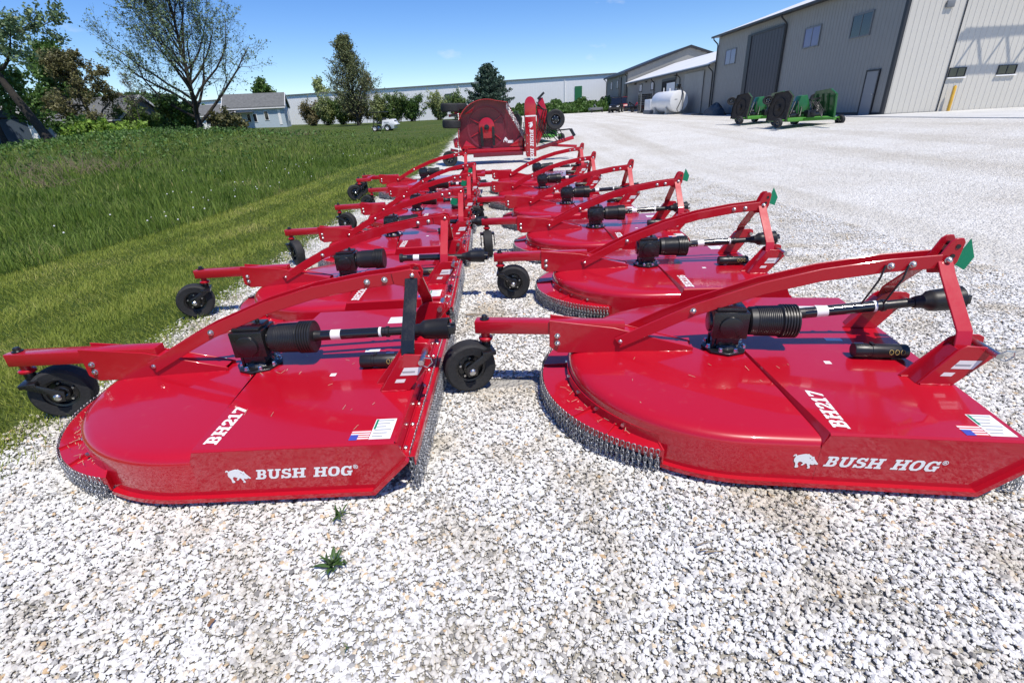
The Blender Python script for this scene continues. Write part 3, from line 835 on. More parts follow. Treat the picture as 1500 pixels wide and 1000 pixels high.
    h = .05
    while h < .20:
        pr += [(.1005+h*.02, h), (.1035+h*.02, h+.004), (.1005+h*.02, h+.008)]; h += .012
    for i in range(6): pr += [(.108, .205+i*.018), (.116, .209+i*.018), (.116, .216+i*.018), (.108, .220+i*.018)]
    pr += [(.108, .312), (.07, .312)]
    cc = MB().lathe(pr, (gx_+.13, 0, .570), (1, 0, 0), 32)
    cc.build('clutch_cover', BLACKP, root, smooth=30)
    # drive shaft: origin at the gearbox, so it can be tilted
    sh = MB()
    sh.lathe([(.05, .40), (.052, .43), (.040, .44), (.036, .47), (.034, .95), (.040, .955), (.040, .975), (.030, .98), (.030, 1.22)], (0, 0, 0), (1, 0, 0), 20)
    shaft = sh.build('drive_shaft', BLACKP, root, (gx_, 0, .570), (0, R(-1.2), 0))
    st = MB().lathe([(.0365, .49), (.0365, .90)], (0, 0, 0), (1, 0, 0), 20)
    st.build('shaft_tube', GLOSSB, shaft)
    bl = MB().lathe([(.036, 1.14), (.042, 1.17), (.045, 1.20), (.066, 1.225), (.07, 1.25), (.078, 1.40), (.080, 1.405), (.074, 1.405), (.05, 1.30)], (0, 0, 0), (1, 0, 0), 24)
    bl.build('shaft_bell', BLACKP, shaft)
    yk = MB()
    for sg in SIGNS: yk.bar((1.33, sg*.035, 0), (1.45, sg*.028, -.006), .02, .06)
    yk.cyl((1.32, 0, 0), (1.42, 0, 0), .034, n=12)
    yk.build('yoke', BLACK, shaft, bevel=.006)
    for u0, u1, rr in ((.56, .63, .0375), (.905, .922, .0372)):
        MB().lathe([(rr, u0), (rr, u1)], (0, 0, 0), (1, 0, 0), 20).build('warning_decal', WHITE, shaft)
    # manual canister
    cn = MB().lathe([(.045, 0), (.048, .006), (.048, .08), (.044, .083), (.044, .10), (.047, .104), (.047, .31), (.042, .318)], (-.42, -.13, zt+.052), (1, -.02, 0), 22)
    can = cn.build('manual_canister', BLACKP, root)
    for q in ((-.40, -.36, -.145, -.115, zt+.002, zt+.012), (-.22, -.18, -.145, -.115, zt+.002, zt+.012), (-.325, -.305, -.15, -.11, zt+.09, zt+.106)):
        MB().box(*q).build('clip', BLACKP, can)
    gp_ = MB()
    for i in range(3):
        pts = [(-.215 + i*.034 + .012*math.cos(2*math.pi*j/9), -.137 - .0475*math.cos(.35*math.sin(2*math.pi*j/9)+.25), zt+.052 + .0475*math.sin(.35*math.sin(2*math.pi*j/9)+.25)) for j in range(10)]
        gp_.tube(pts, .002, 4)
    gp_.build('gold_mark', GOLD, can)
    # decals
    def decal(x0, x1, y0, y1, mi='w', lines=0, name='decal', z=zt):
        d = MB(); d.quad((x0,y0,z+.0012), (x1,y0,z+.0012), (x1,y1,z+.0012), (x0,y1,z+.0012), 0)
        for i in range(lines):
            t = (i+.7)/(lines+.4); xx = x0+(x1-x0)*.1
            d.quad((xx, y0+(y1-y0)*t, z+.0018), (xx+(x1-x0)*(.5+.3*((i*7)%3)/2), y0+(y1-y0)*t, z+.0018), (xx+(x1-x0)*(.5+.3*((i*7)%3)/2), y0+(y1-y0)*(t+.05), z+.0018), (xx, y0+(y1-y0)*(t+.05), z+.0018), 1)
        return d.build(name, [WHITE, GREYV], root, smooth=0)
    decal(-.155, -.035, -b+.035, -b+.23, lines=6)
    decal(-.30, -.24, .0, .10, lines=2); decal(-.47, -.36, .12, .17)
    decal(-.28, -.13, b-.36, b-.20, lines=5); decal(-.12, -.02, b-.36, b-.20, lines=4); decal(-.42, -.29, b-.36, b-.22, lines=3)
    decal(-1.62, -1.53, .10, .135); decal(-.62, -.58, -.24, -.20)
    # flag decal
    fd = MB(); x0, x1, y0, y1 = -.265, -.158, -b+.032, -b+.125
    for i in range(9):
        ya, yb = y0+(y1-y0)*i/9, y0+(y1-y0)*(i+1)/9
        fd.quad((x0,ya,zt+.0012), (x1,ya,zt+.0012), (x1,yb,zt+.0012), (x0,yb,zt+.0012), 1 if i % 2 == 0 else 0)
    fd.quad((x0,y0,zt+.002), (x0+.045,y0,zt+.002), (x0+.045,y0+.05,zt+.002), (x0,y0+.05,zt+.002), 2)
    fd.build('flag_decal', [WHITE, REDV, BLUEV], root, smooth=0)
    gd = MB().quad((-.15,-b+.13,zt+.002), (-.138,-b+.13,zt+.002), (-.138,-b+.225,zt+.002), (-.15,-b+.225,zt+.002))
    gd.build('green_bar', GREENT, root, smooth=0)
    # lug decals (on the outer face of the near and far outer lugs)
    ld = MB()
    yy = -.4822
    def lug(u0, u1, v0, v1, y):
        f = lambda u, v: (-.115 + .62*(v) + u, y, zt + v)
        ld.add([f(u0,v0), f(u1,v0), f(u1,v1), f(u0,v1)], [(0,1,2,3)], 0)
    lug(-.02, .095, .11, .165, yy); lug(-.03, .03, .06, .085, yy)
    ld.add([(-.06+.62*.02, yy-.0006, zt+.128), (.03, yy-.0006, zt+.128), (.035, yy-.0006, zt+.140), (-.05, yy-.0006, zt+.140)], [(0,1,2,3)], 1)
    ld.build('lug_decal', [WHITE, GREYV], root, smooth=0)
    # lettering
    tmb, w = lettering(model, .082, (SX+.135, -b+.05, zt+.0014), (0, 1, 0), (-1, 0, 0), shear=.12)
    tmb.build('model_lettering', WHITE, root, smooth=0)
    for sg in SIGNS:
        yv = sg*(b+.0030)
        if sg < 0:
            bm2 = MB(); kk = .0128
            glyph_add(bm2, BOAR, lambda a, c: Vector((-1.0 + a*kk, yv, .145 + c*kk)))
            bm2.build('boar_emblem', WHITE, root, smooth=0)
            tmb, w = lettering('BUSH HOG', .066, (-.845, yv, .160), (1, 0, 0), (0, 0, 1), shear=.27, registered=True)
            tmb.build('side_lettering', WHITE, root, smooth=0)
    return root
# ------------------------------------------------------------------ the two rows of cutters
def kids(o, base): return [c for c in o.children if c.name.split('.')[0] == base]
def set_up(root, x, y, rz, label, wheel=None, shaft=None, emblem=0.0, slide=0.0):
    root.location = (x, y, Tz(x, y)); root.rotation_euler = (0, 0, R(rz))
    root['label'] = label; root['group'] = 'rotary cutters parked in two rows'
    if wheel is not None:
        for i, c in enumerate(kids(root, 'tail_wheel')): c.rotation_euler = (0, 0, R(wheel[i % len(wheel)]))
    if shaft is not None:
        for c in kids(root, 'drive_shaft'):
            c.rotation_euler = (0, R(shaft[0]), R(shaft[1])); c.location.x += slide
    for nm in ('boar_emblem', 'side_lettering'):
        for c in kids(root, nm): c.location.x += emblem
def green_tag(root, rx=0, ry=0, side=-1, y=.0, x=.10, z=1.10):
    t = MB().add([(0, 0, -.03), (.10, 0, -.065), (.125, 0, .02), (.05, 0, .13), (0, .003, -.03), (.10, .003, -.065), (.125, .003, .02), (.05, .003, .13)],
                 [(0,1,2,3), (7,6,5,4), (0,4,5,1), (1,5,6,2), (2,6,7,3), (3,7,4,0)])
    o = t.build('green_tag', GREENT, root, (x, y, z), (0, R(ry), R(rx)), smooth=0)
    return o
def black_leg(root, sg=-1):
    leg = min(kids(root, 'mast_leg'), key=lambda c: sum(v.co.y for v in c.data.vertices)*(-sg))
    leg.data = leg.data.copy(); leg.data.materials[0] = BLACK; leg['label'] = 'black mast leg'

L1 = make_mower(1.03, 'BH217', seam=-1.14)
R1 = make_mower(1.03, 'BH217', seam=-.93)
proto6 = make_mower(.90, 'BH216')
proto6t = make_mower(.92, 'BH216', True)
L2 = proto6; L3, L4, L5, R2, R3, R4, R5 = [copy_tree(proto6) for _ in range(7)]
L6 = proto6t; R6 = copy_tree(proto6t)
set_up(L1, -.61, 3.22, -1.45, 'large red cutter with one black mast leg, beside the mown grass', (200,), (-.6, 0), .03)
set_up(R1, 2.728, 2.893, -10, 'large red cutter whose shaft hangs on two black cords, green tag at its mast', (26,), (-7.0, 0), -.065)
set_up(L2, -.60, 5.46, -.5, 'red cutter directly behind the one with a black mast leg, beside the grass', (22,), (3.2, 1), 0, .22)
set_up(L3, -.56, 7.50, .5, 'red cutter third along the grass, its tail wheel turned across', (128,), (3.0, 1), 0, .2)
set_up(L4, -.54, 9.75, 0, 'red cutter fourth along the grass, tail wheel in line', (168,), (3.4, 0), 0, .2)
set_up(L5, -.52, 12.0, 0, 'red cutter fifth along the grass, just before the twin wheeled one', (-10,), (2, 0), 0, .1)
set_up(L6, -.85, 14.5, 2, 'red twin tail wheel cutter at the far end of the row along the grass', (20, 10), (-1, 0))
set_up(R2, 2.75, 5.22, -4, 'red cutter with flat big green tag, next behind the one with hanging cords', (181,), (-3.4, -1.5))
set_up(R3, 2.57, 7.26, -4.5, 'red cutter third along the open lot, its tail wheel seen edge on', (98,), (-.4, 2))
set_up(R4, 2.44, 9.5, -3, 'red cutter fourth along the open lot, tail wheel in line', (10,), (-1, 0))
set_up(R5, 2.18, 11.75, -1, 'red cutter fifth along the open lot, just before the twin wheeled one', (30,), (-1, 0))
set_up(R6, 2.30, 14.15, 0, 'red twin tail wheel cutter at the far end of the row along the open lot', (10, 20), (-1, 0))
vr = np.random.default_rng(14)
for o in (L2, L3, L4, L5, L6, R2, R3, R4, R5, R6):
    o.rotation_euler.z += R(vr.normal(0, .8)); o.location.y += vr.normal(0, .03)
    for c in kids(o, 'drive_shaft'): c.rotation_euler.y += R(vr.normal(0, .9)); c.rotation_euler.x = vr.uniform(0, 6)
    for c in kids(o, 'decal'):
        if vr.uniform() < .3: bpy.data.objects.remove(c)
for o in (L2, L3, L4, L5, R2, R3, R4, R5): o.scale = (.95, .97, .95)
L3.scale = (.90, .96, .93); L4.scale = (.87, .96, .92); L5.scale = (.84, .95, .92)
black_leg(L1)
short_me = []
for sg in SIGNS:
    y0, y1 = sorted((sg*.066, sg*.076))
    short_me.append(MB().prism([(-.12, .95), (-.02, .925), (.05, .94), (.06, 1.0), (.045, 1.04), (.0, 1.052), (-.13, 1.035)], 'y', y0, y1).mesh('mast_plate', RED2, bevel=.004, seg=1))
for o in (L1, L2, L3, L4, L5):       # these have no raised top link plates
    for c, me_ in zip(kids(o, 'mast_plate'), short_me): c.data = me_
    for c in kids(o, 'top_link_pin'): bpy.data.objects.remove(c)
green_tag(R1, 10, 8, x=.085, z=1.0)
for o in (R2, R3): green_tag(o, 20, 0, x=.08, z=1.05)
for o in (L3, L4, L5): green_tag(o, 0, 90, x=-.12, z=.93, y=-.09)
# cords that hold the drive shaft of the near right cutter up
cd_ = MB()
for x in (-.33, -.20): cd_.tube([(x, -.07, .98), (x-.03, -.10, .90), (x-.07, -.05, .72)], .006, 6)
cd_.build('hanger_cord', BLACKP, R1)['kind'] = 'stuff'

# ------------------------------------------------------------------ folded wide cutters
GREEN = mat('green_paint', (.012, .115, .022), .38, coat=.4, coat_rough=.1, bump=(20, .05, .01), rvar=(5, .1), speck=(9, .6, (.05, .12, .04), .4))
LIME = mat('bright_green_paint', (.07, .25, .025), .45, coat=.2)
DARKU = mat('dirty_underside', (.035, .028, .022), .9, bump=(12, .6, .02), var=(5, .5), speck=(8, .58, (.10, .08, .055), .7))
SILV = mat('worn_edge', (.42, .43, .42), .55, metal=.4, var=(6, .4))
MAROON = mat('dark_red_underside', (.15, .0035, .015), .45, coat=.3, bump=(10, .2, .02), var=(4, .25))  # darker red than the deck paint, for the upright wing

def wheel_on(root, c, axis, r=.33, w=.24, rimmat=BLACK):
    a = Vector(axis)
    t = MB().lathe([(r*.6,-w*.42),(r*.88,-w*.5),(r*.98,-w*.36),(r,-w*.1),(r,w*.1),(r*.98,w*.36),(r*.88,w*.5),(r*.6,w*.42)], c, a, 28, closed=True).build('wheel', RUBBER, root)
    m_ = MB().lathe([(r*.62,-w*.42),(r*.62,w*.42),(r*.5,w*.36),(r*.42,w*.1),(r*.2,w*.16),(r*.16,w*.3),(r*.05,w*.3),(r*.05,-w*.3),(r*.16,-w*.3),(r*.42,-w*.1),(r*.5,-w*.36)], c, a, 24, closed=True)
    m_.build('rim', rimmat, t)
    p, q = a.orthogonal().normalized(), None
    q = a.cross(p); b_ = MB()
    for i in range(6):
        tt = 2*math.pi*i/6
        for sg in SIGNS:
            cc = Vector(c) + (p*math.cos(tt)+q*math.sin(tt))*r*.32
            b_.cyl(cc + a*(sg*w*.1), cc + a*(sg*w*.19), .016, n=6)
    b_.build('wheel_bolt', STEEL, t)['kind'] = 'stuff'
    return t

def red_wide_cutter():
    ox, oy = 0.0, 20.9
    root = empty('wide_cutter', (ox, oy, Tz(ox, oy)), 0, 'big red folding cutter with upright wing at the far end of the rows', 'rotary cutter')
    z0 = -Tz(ox, oy)
    # wing underside: outline (x,z) facing the camera
    out = [(1.17,.56), (1.17,1.18), (.86,1.80), (.55,2.36)] 
    for a in np.linspace(70, 178, 16): out.append((-.30 + 1.12*math.cos(R(a)), 1.52 + .98*math.sin(R(a))))
    out += [(-1.44,.95), (-1.30,.60)]
    MB().prism(out, 'y', .20, .24).build('wing_deck', MAROON, root, loc=(0, 0, z0))
    sk = MB(); n = len(out)
    for i in range(n):
        a, c = out[i], out[(i+1) % n]
        if i in (1, 2): continue
        sk.quad((a[0], -.10, a[1]), (c[0], -.10, c[1]), (c[0], .20, c[1]), (a[0], .20, a[1]))
        mx, mz = -.1, 1.4
        sk.quad((a[0]+(mx-a[0])*.02, -.10, a[1]+(mz-a[1])*.02), (c[0]+(mx-c[0])*.02, -.10, c[1]+(mz-c[1])*.02), (c[0]+(mx-c[0])*.02, .20, c[1]+(mz-c[1])*.02), (a[0]+(mx-a[0])*.02, .20, a[1]+(mz-a[1])*.02))
        sk.quad((a[0], -.10, a[1]), (c[0], -.10, c[1]), (c[0]+(mx-c[0])*.02, -.10, c[1]+(mz-c[1])*.02), (a[0]+(mx-a[0])*.02, -.10, a[1]+(mz-a[1])*.02))
    sk.build('wing_skirt', RED, root, loc=(0, 0, z0), smooth=40)
    MB().lathe([(.80, .205), (.80, .19), (.74, .185), (.70, .205)], (-.30, 0, 1.48), (0, 1, 0), 40, closed=True).build('baffle_ring', MAROON, root, loc=(0, 0, z0))
    bar = MB()
    pl = [(-.30+.30*math.cos(R(a)), 1.55+.30*math.sin(R(a))) for a in np.linspace(0, 180, 12)] + [(-.60, 1.35), (-.48, 1.10), (-.12, 1.10), (.0, 1.35)]
    bar.prism(pl, 'y', .06, .10)
    bc = bar.build('blade_carrier', RED2, root, loc=(0, 0, z0), bevel=.008)
    MB().lathe([(.10, .0), (.10, .05), (.06, .055)], (-.30, .06, 1.50), (0, -1, 0), 20).build('hub', BLACK, bc)
    for x in (-.56, -.10):
        MB().prism([(x, .82), (x+.10, .82), (x+.10, 1.48), (x+.05, 1.54), (x, 1.48)], 'y', .03, .058).build('blade', BLACK, root, loc=(0, 0, z0))
    MB().box(-1.25, 1.12, .02, .16, .60, .72).build('wing_beam', RED2, root, loc=(0, 0, z0), bevel=.01)
    MB().box(-.9, 1.10, -.10, .02, .42, .58).build('hinge_tube', MAROON, root, loc=(0, 0, z0), bevel=.01)
    # badge on the underside
    bd = MB(); glyph_add(bd, BOAR, lambda a, c: Vector((.30 + a*.022, .1975, .92 + c*.026)))
    bd.build('boar_emblem', WHITE, root, loc=(0, 0, z0), smooth=0)
    MB().quad((.50, .196, .88), (.72, .196, .88), (.72, .196, .98), (.50, .196, .98)).build('decal', WHITE, root, loc=(0, 0, z0), smooth=0)
    # chains along the slanted and the left edge
    rng = np.random.default_rng(4)
    def chains(p0, p1, cnt, drop):
        tops = []
        for i in range(cnt):
            t = (i+.5)/cnt
            tops.append((p0[0]+(p1[0]-p0[0])*t, -.06 + .08*(i % 3), p0[1]+(p1[1]-p0[1])*t, rng.uniform(0, 3)))
        me_ = []
        q = MB()
        for x, y, z, az in tops:
            zz = z; k = 0
            while zz > z - drop:
                q.tube([(x, y, zz+.012), (x+.014*math.cos(az+k*1.57), y+.014*math.sin(az+k*1.57), zz), (x, y, zz-.022), (x-.014*math.cos(az+k*1.57), y-.014*math.sin(az+k*1.57), zz), (x, y, zz+.012)], .007, 4, False)
                zz -= .03; k += 1
        o = q.build('chain_curtain', CHAIN, root, loc=(0, 0, z0)); o['kind'] = 'stuff'
    chains((.50, 2.36), (1.16, 1.20), 34, .22)
    chains((-1.36, 2.05), (-1.47, .95), 22, .36)
    # side plate with rounded top and lettering
    sp = [(1.21,.36), (1.60,.36), (1.62,2.20)] + [(1.40+.215*math.cos(R(a)), 2.20+.30*math.sin(R(a))) for a in np.linspace(15, 165, 8)] + [(1.19,2.20)]
    MB().prism(sp, 'y', -.34, -.30).prism([(1.19,.4),(1.23,.4),(1.23,2.2),(1.19,2.2)], 'y', -.2998, .10).build('wing_side_plate', RED, root, loc=(0, 0, z0), bevel=.012)
    MB().box(1.21, 1.605, -.3425, -.3405, 1.80, 1.85).build('reflective_band', WHITE, root, loc=(0, 0, z0), smooth=0)
    tm, w = lettering('BUSH HOG', .14, (1.36, -.3415, 1.36), (0, 0, -1), (1, 0, 0), shear=.2)
    tm.build('side_lettering', WHITE, root, loc=(0, 0, z0), smooth=0)
    bm2 = MB(); glyph_add(bm2, BOAR, lambda a, c: Vector((1.33 + c*.022, -.3415, 1.62 - a*.022)))
    bm2.build('boar_emblem', WHITE, root, loc=(0, 0, z0), smooth=0)
    bt = MB()
    for z in (.55, .85, 1.15): bt.cyl((1.26, -.352, z), (1.26, -.3405, z), .02, n=6)
    bt.build('frame_bolt', STEEL, root, loc=(0, 0, z0))['kind'] = 'stuff'
    # frame behind, second wing edge, wheels
    fr = MB()
    fr.prism([(1.68,.7), (2.05,1.3), (2.10,2.0), (1.95,2.45), (1.80,2.45), (1.70,2.1)], 'y', .3, .36)
    fr.bar((1.80, .2, 1.75), (2.35, .1, 1.66), .10, .12)
    fr.bar((1.5, .4, .55), (3.2, .6, .95), .12, .14); fr.bar((2.2, .5, .7), (3.3, .3, .62), .09, .1)
    fr.bar((-1.2, .5, .6), (1.6, .5, .6), .16, .2)
    fr.bar((-1.30, .1, 2.0), (-1.75, .1, 1.98), .10, .10); fr.bar((-1.3, .1, 1.85), (-1.5, .1, 2.15), .08, .12)
    fr.bar((-1.2, .2, .6), (-1.8, .1, .75), .09, .1); fr.bar((-1.8, .1, .78), (-1.8, .1, .45), .08, .08)
    fr.build('main_frame', RED2, root, loc=(0, 0, z0), bevel=.008)
    # stiffening ridges and corner gussets of the underside
    for a_ in (35, 150, 205, 320):
        c0, c1 = (-.30+.36*math.cos(R(a_)), 1.48+.36*math.sin(R(a_))), (-.30+.72*math.cos(R(a_)), 1.48+.72*math.sin(R(a_)))
        MB().bar((c0[0], .19, c0[1]), (c1[0], .19, c1[1]), .05, .03).build('stiffener', RED2, root, loc=(0, 0, z0), bevel=.006)
    for pl_ in ([(-1.35,.75), (-.75,.75), (-1.15,1.05)], [(.55,.75), (1.10,.75), (1.10,1.15)], [(-1.15,2.0), (-.7,2.3), (-.85,2.05)]):
        MB().prism(pl_, 'y', .10, .198).build('gusset', RED2, root, loc=(0, 0, z0), bevel=.008)
    for x0_, x1_ in ((-1.0, -.2), (1.45, 2.2)):
        MB().cyl((x0_, .55, .72), ((x0_+x1_)/2, .5, 1.2), .06, n=10).cyl(((x0_+x1_)/2, .5, 1.2), (x1_, .45, 1.7), .035, n=10).build('lift_cylinder', BLACK, root, loc=(0, 0, z0))
    for i in range(3):
        MB().tube([(1.7, .25, 2.3-i*.1), (1.95+i*.08, .1, 2.0), (1.75+i*.1, .0, 1.5-i*.1), (2.0+i*.1, .1, .95)], .022, 6).build('hose', BLACKP, root, loc=(0, 0, z0))
    MB().prism([(-1.42, .78), (-1.62, .82), (-1.66, 1.12), (-1.5, 1.2), (-1.42, 1.1)], 'y', .0, .05).build('hinge_plate', RED2, root, loc=(0, 0, z0), bevel=.008)
    fk = MB(); fk.bar((1.75, .3, 2.40), (2.0, .3, 2.62), .10, .08).bar((2.45, .1, 1.25), (3.0, .0, 1.28), .05, .05).bar((3.0, .0, 1.28), (3.15, -.05, 1.02), .12, .10)
    fk.bar((1.9, .2, 1.3), (1.9, .2, .5), .30, .3)
    for i in range(4): fk.tube([(1.95+i*.1, .1, 1.35), (2.2+i*.12, 0, 1.15+.05*i), (2.5+i*.1, .1, .85)], .018, 6)
    fk.build('hitch_hose', BLACKP, root, loc=(0, 0, z0))['kind'] = 'stuff'
    wheel_on(root, (2.40, .0, 1.65+z0), (0, 1, 0), .37, .24)
    wheel_on(root, (-1.85, .05, .42+z0), (.2, 1, 0), .30, .2)
    for z in (2.26, 1.68):
        wheel_on(root, (-1.66, .05, z+z0), (.05, 0, 1), .36, .30)
        wheel_on(root, (-1.36, .55, z+z0+.02), (.05, 0, 1), .33, .26)
    ax = MB().bar((-1.66, .05, 2.26), (-1.66, .05, 1.60), .09, .09).bar((-1.66, .05, 1.98), (-1.25, .1, 1.98), .08, .08)
    ax.build('wing_axle', BLACK, root, loc=(0, 0, z0))
    return root
red_wide_cutter()

def green_wide_cutter():
    root = empty('green_wide_cutter')
    root['category'] = 'rotary cutter'
    # lateral axis x; wings folded up on both sides
    MB().prism([(-1.15,.30), (1.15,.30), (1.15,.42), (.9,.52), (-.9,.52), (-1.15,.42)], 'y', -1.0, .9).build('centre_deck', LIME, root, bevel=.02)
    for sg in SIGNS:
        w = MB()
        x0, x1 = 1.20*sg, 1.12*sg
        prof = [(-1.02,.34), (.86,.34), (.92,1.2), (.62,1.92), (-.55,2.02), (-1.05,1.72)]
        V = []
        for dx in (0, .05):
            for y, z in prof: V.append((sg*(1.20 + dx - (z-.34)*.10), y, z))
        nn = len(prof)
        w.add(V, [tuple(range(nn)), tuple(range(2*nn-1, nn-1, -1))] + [(i, (i+1) % nn, nn+(i+1) % nn, nn+i) for i in range(nn)])
        wing = w.build('wing_deck', GREEN, root)
        u = MB(); V = []
        for dx in (.052, .06):
            for y, z in prof: V.append((sg*(1.20 + dx - (z-.34)*.10), y*.97, .34+(z-.34)*.98+.012))
        u.add(V, [tuple(range(nn)), tuple(range(2*nn-1, nn-1, -1))] + [(i, (i+1) % nn, nn+(i+1) % nn, nn+i) for i in range(nn)])
        u.lathe([(.55, .0), (.55, .05), (.5, .05), (.5, .02)], (sg*1.17, -.05, 1.1), (sg, 0, .1), 24)
        u.lathe([(.16, .0), (.16, .12), (.1, .14)], (sg*1.17, -.05, 1.1), (sg, 0, .1), 16)
        u.build('wing_underside', DARKU, wing)
        e = MB()
        for i in range(nn):
            j = (i+1) % nn
            a, c = prof[i], prof[j]
            if i == 0: continue
            def q(p, d): return (sg*(1.20 + d - (p[1]-.34)*.10), p[0], p[1])
            e.add([q(a, -.004), q(c, -.004), q(c, .10), q(a, .10), q((a[0]*.985, .34+(a[1]-.34)*.985), .10), q((c[0]*.985, .34+(c[1]-.34)*.985), .10), q((c[0]*.985, .34+(c[1]-.34)*.985), -.004), q((a[0]*.985, .34+(a[1]-.34)*.985), -.004)],
                  [(0,1,2,3), (3,2,5,4), (4,5,6,7), (7,6,1,0)])
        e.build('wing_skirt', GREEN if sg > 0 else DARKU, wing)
        b_ = MB()
        for t in (-.45, .0, .45): b_.bar((sg*1.12, t, .5), (sg*1.0, t, 1.75), .05, .08, up=(0, 1, 0))
        b_.build('wing_rib', GREEN, wing)
        wheel_on(root, (sg*1.62, -.95, .27), (1, .2, 0), .27, .17)
        wheel_on(root, (sg*1.30, .95, 1.55), (.3, 1, 0), .27, .17)
        arm = MB().bar((sg*1.15, -.9, .42), (sg*1.55, -.95, .42), .07, .07).bar((sg*1.55, -.95, .46), (sg*1.6, -.95, .27), .06, .06)
        arm.build('wheel_arm', LIME, root)
        wheel_on(root, (sg*.55, 1.25, .33), (1, 0, 0), .33, .22)
    hd = MB().prism([(-.45, .52), (.45, .52), (.34, 1.15), (.12, 1.75), (-.22, 1.70), (-.38, 1.1)], 'y', -.25, .25)
    hd.build('gear_housing', GREEN, root, bevel=.04)
    mz = MB()
    mz.box(-.2, .2, -1.05, -.7, .52, .9).cyl((0, -1.1, .75), (0, -.2, .75), .07, n=10)
    mz.cyl((-.9, -.3, .62), (-.3, -.3, .62), .09, n=10).cyl((.3, -.3, .62), (.9, -.3, .62), .09, n=10)
    for i in range(4): mz.tube([(-.2+i*.12, -.9, .9), (-.1+i*.1, -1.1, 1.35), (.15+i*.08, -1.3, .9), (.2, -1.6, .5)], .02, 6)
    mz.build('driveline', BLACKP, root, bevel=.01)
    tg = MB().bar((-.3, -1.0, .42), (0, -2.6, .45), .10, .12).bar((.3, -1.0, .42), (0, -2.6, .45), .10, .12).bar((0, -2.5, .45), (0, -2.95, .42), .12, .1).bar((0, -2.5, .4), (0, -2.5, 0.02), .07, .07)
    tg.build('tongue', LIME, root)
    hz_ = np.random.default_rng(9)
    for i in range(7):
        x = hz_.uniform(-.9, .9)
        MB().tube([(x, -.6, .55), (x+hz_.normal(0, .15), -.3, .9+hz_.uniform(0, .5)), (x*.6, .1, 1.0+hz_.uniform(0, .5)), (x*.3, .5, .6)], .022, 6).build('hose', BLACKP, root)
    for sg in SIGNS:
        MB().bar((sg*.35, .1, .60), (sg*1.02, .1, 1.30), .09, .09).bar((sg*.3, -.5, .55), (sg*1.05, -.5, .75), .12, .06).build('lift_cylinder', BLACK, root)
        MB().box(sg*.62-.22, sg*.62+.22, -.62, -.18, .52, .74).lathe([(.16, 0), (.16, .12), (.06, .2)], (sg*.62, -.4, .74), (0, 0, 1), 14).build('gearbox', BLACK, root, bevel=.02)
    pp = MB().bar((.55, -.2, .5), (.62, -.2, 1.45), .07, .07).bar((.3, -.2, 1.45), (.8, -.2, 1.52), .16, .10).bar((-.75, .2, .5), (-.95, .2, 1.5), .07, .07)
    pp.build('lift_cylinder', BLACK, root)
    return root
g1 = green_wide_cutter(); g2 = copy_tree(g1); g3 = copy_tree(g1)
for g, x, y, rz, sc, lab in ((g1, 14.6, 29.3, 3, .9, 'green folding cutter standing nearer the tall dark door, partly hidden by its twin'),
                         (g2, 14.45, 25.0, 1, .9, 'green folding cutter standing in front of its twin before the grey shed wall'),
                         (g3, 2.0, 28.6, 20, .85, 'green folding cutter half hidden behind the big red folding cutter')):
    g.location = (x, y, Tz(x, y)); g.rotation_euler = (0, 0, R(rz)); g.scale = (sc, sc, sc*.84)
    g['label'] = lab; g['group'] = 'green folding cutters'

STRAW = mat('straw', (.50, .44, .29), .7, island=.35)
def litter_on(root, n, seed, label):
    r_ = np.random.default_rng(seed); q = MB()
    for i in range(n):
        if i < n*.6:
            a = R(180 + r_.uniform(12, 62)); rr = r_.uniform(.95, 1.02)
            x, y, z = -1.40 + rr*math.cos(a), 1.0*math.sin(a)*rr, .186
        else:
            x, y, z = r_.uniform(-2.0, -.2), r_.uniform(-.9, .2), .372
            if x < -1.0: z = .372 - .05*((x+1.16)**2+y*y)
        t = r_.uniform(0, 3.14); L = r_.uniform(.01, .05)
        q.bar((x, y, z), (x+L*math.cos(t), y+L*math.sin(t), z+r_.uniform(0, .012)), .0016, .0014)
    loc = root.location
    o = q.build('straw', STRAW, None, loc, root.rotation_euler, smooth=0)
    tag(o, label, 'straw', kind='stuff')
litter_on(L1, 60, 3, 'bits of straw and grass lying on the cutter with the black mast leg')
litter_on(R1, 26, 4, 'bits of straw lying on the cutter with the hanging cords')
# ------------------------------------------------------------------ buildings
SIDING = mat('shade_grey_metal_siding', (.265, .262, .245), .5, var=(.35, .06), rvar=(2, .1))  # grey darkened to carry the shade of the side walls
SIDING_LIT = mat('sunlit_metal_siding', (.55, .525, .465), .5, var=(.3, .05), rvar=(2, .1))  # same siding lightened, sunlight on the gable wall put into the colour
TRIM = mat('dark_trim', (.022, .023, .026), .45)
DOORM = mat('dark_door', (.055, .055, .062), .5, var=(.5, .12))
ROOFW = mat('white_roof_metal', (.76, .76, .74), .4, var=(.2, .06))
GLASS = mat('dark_glass', (.012, .014, .02), .06, spec=.8)
GLASSB = mat('bright_window', (.55, .58, .62), .25, spec=.6)
WTRIM = mat('white_trim', (.78, .78, .77), .5)
WHITEW = mat('white_wall_metal', (.88, .875, .865), .5, var=(.08, .05), bump=(2, .1, .05))
SILV2 = mat('grey_window_frame', (.16, .17, .18), .5)
DOORG = mat('pale_grey_door', (.24, .25, .26), .5)
YELLOW = mat('bollard_yellow', (.62, .36, .04), .5, var=(3, .15))

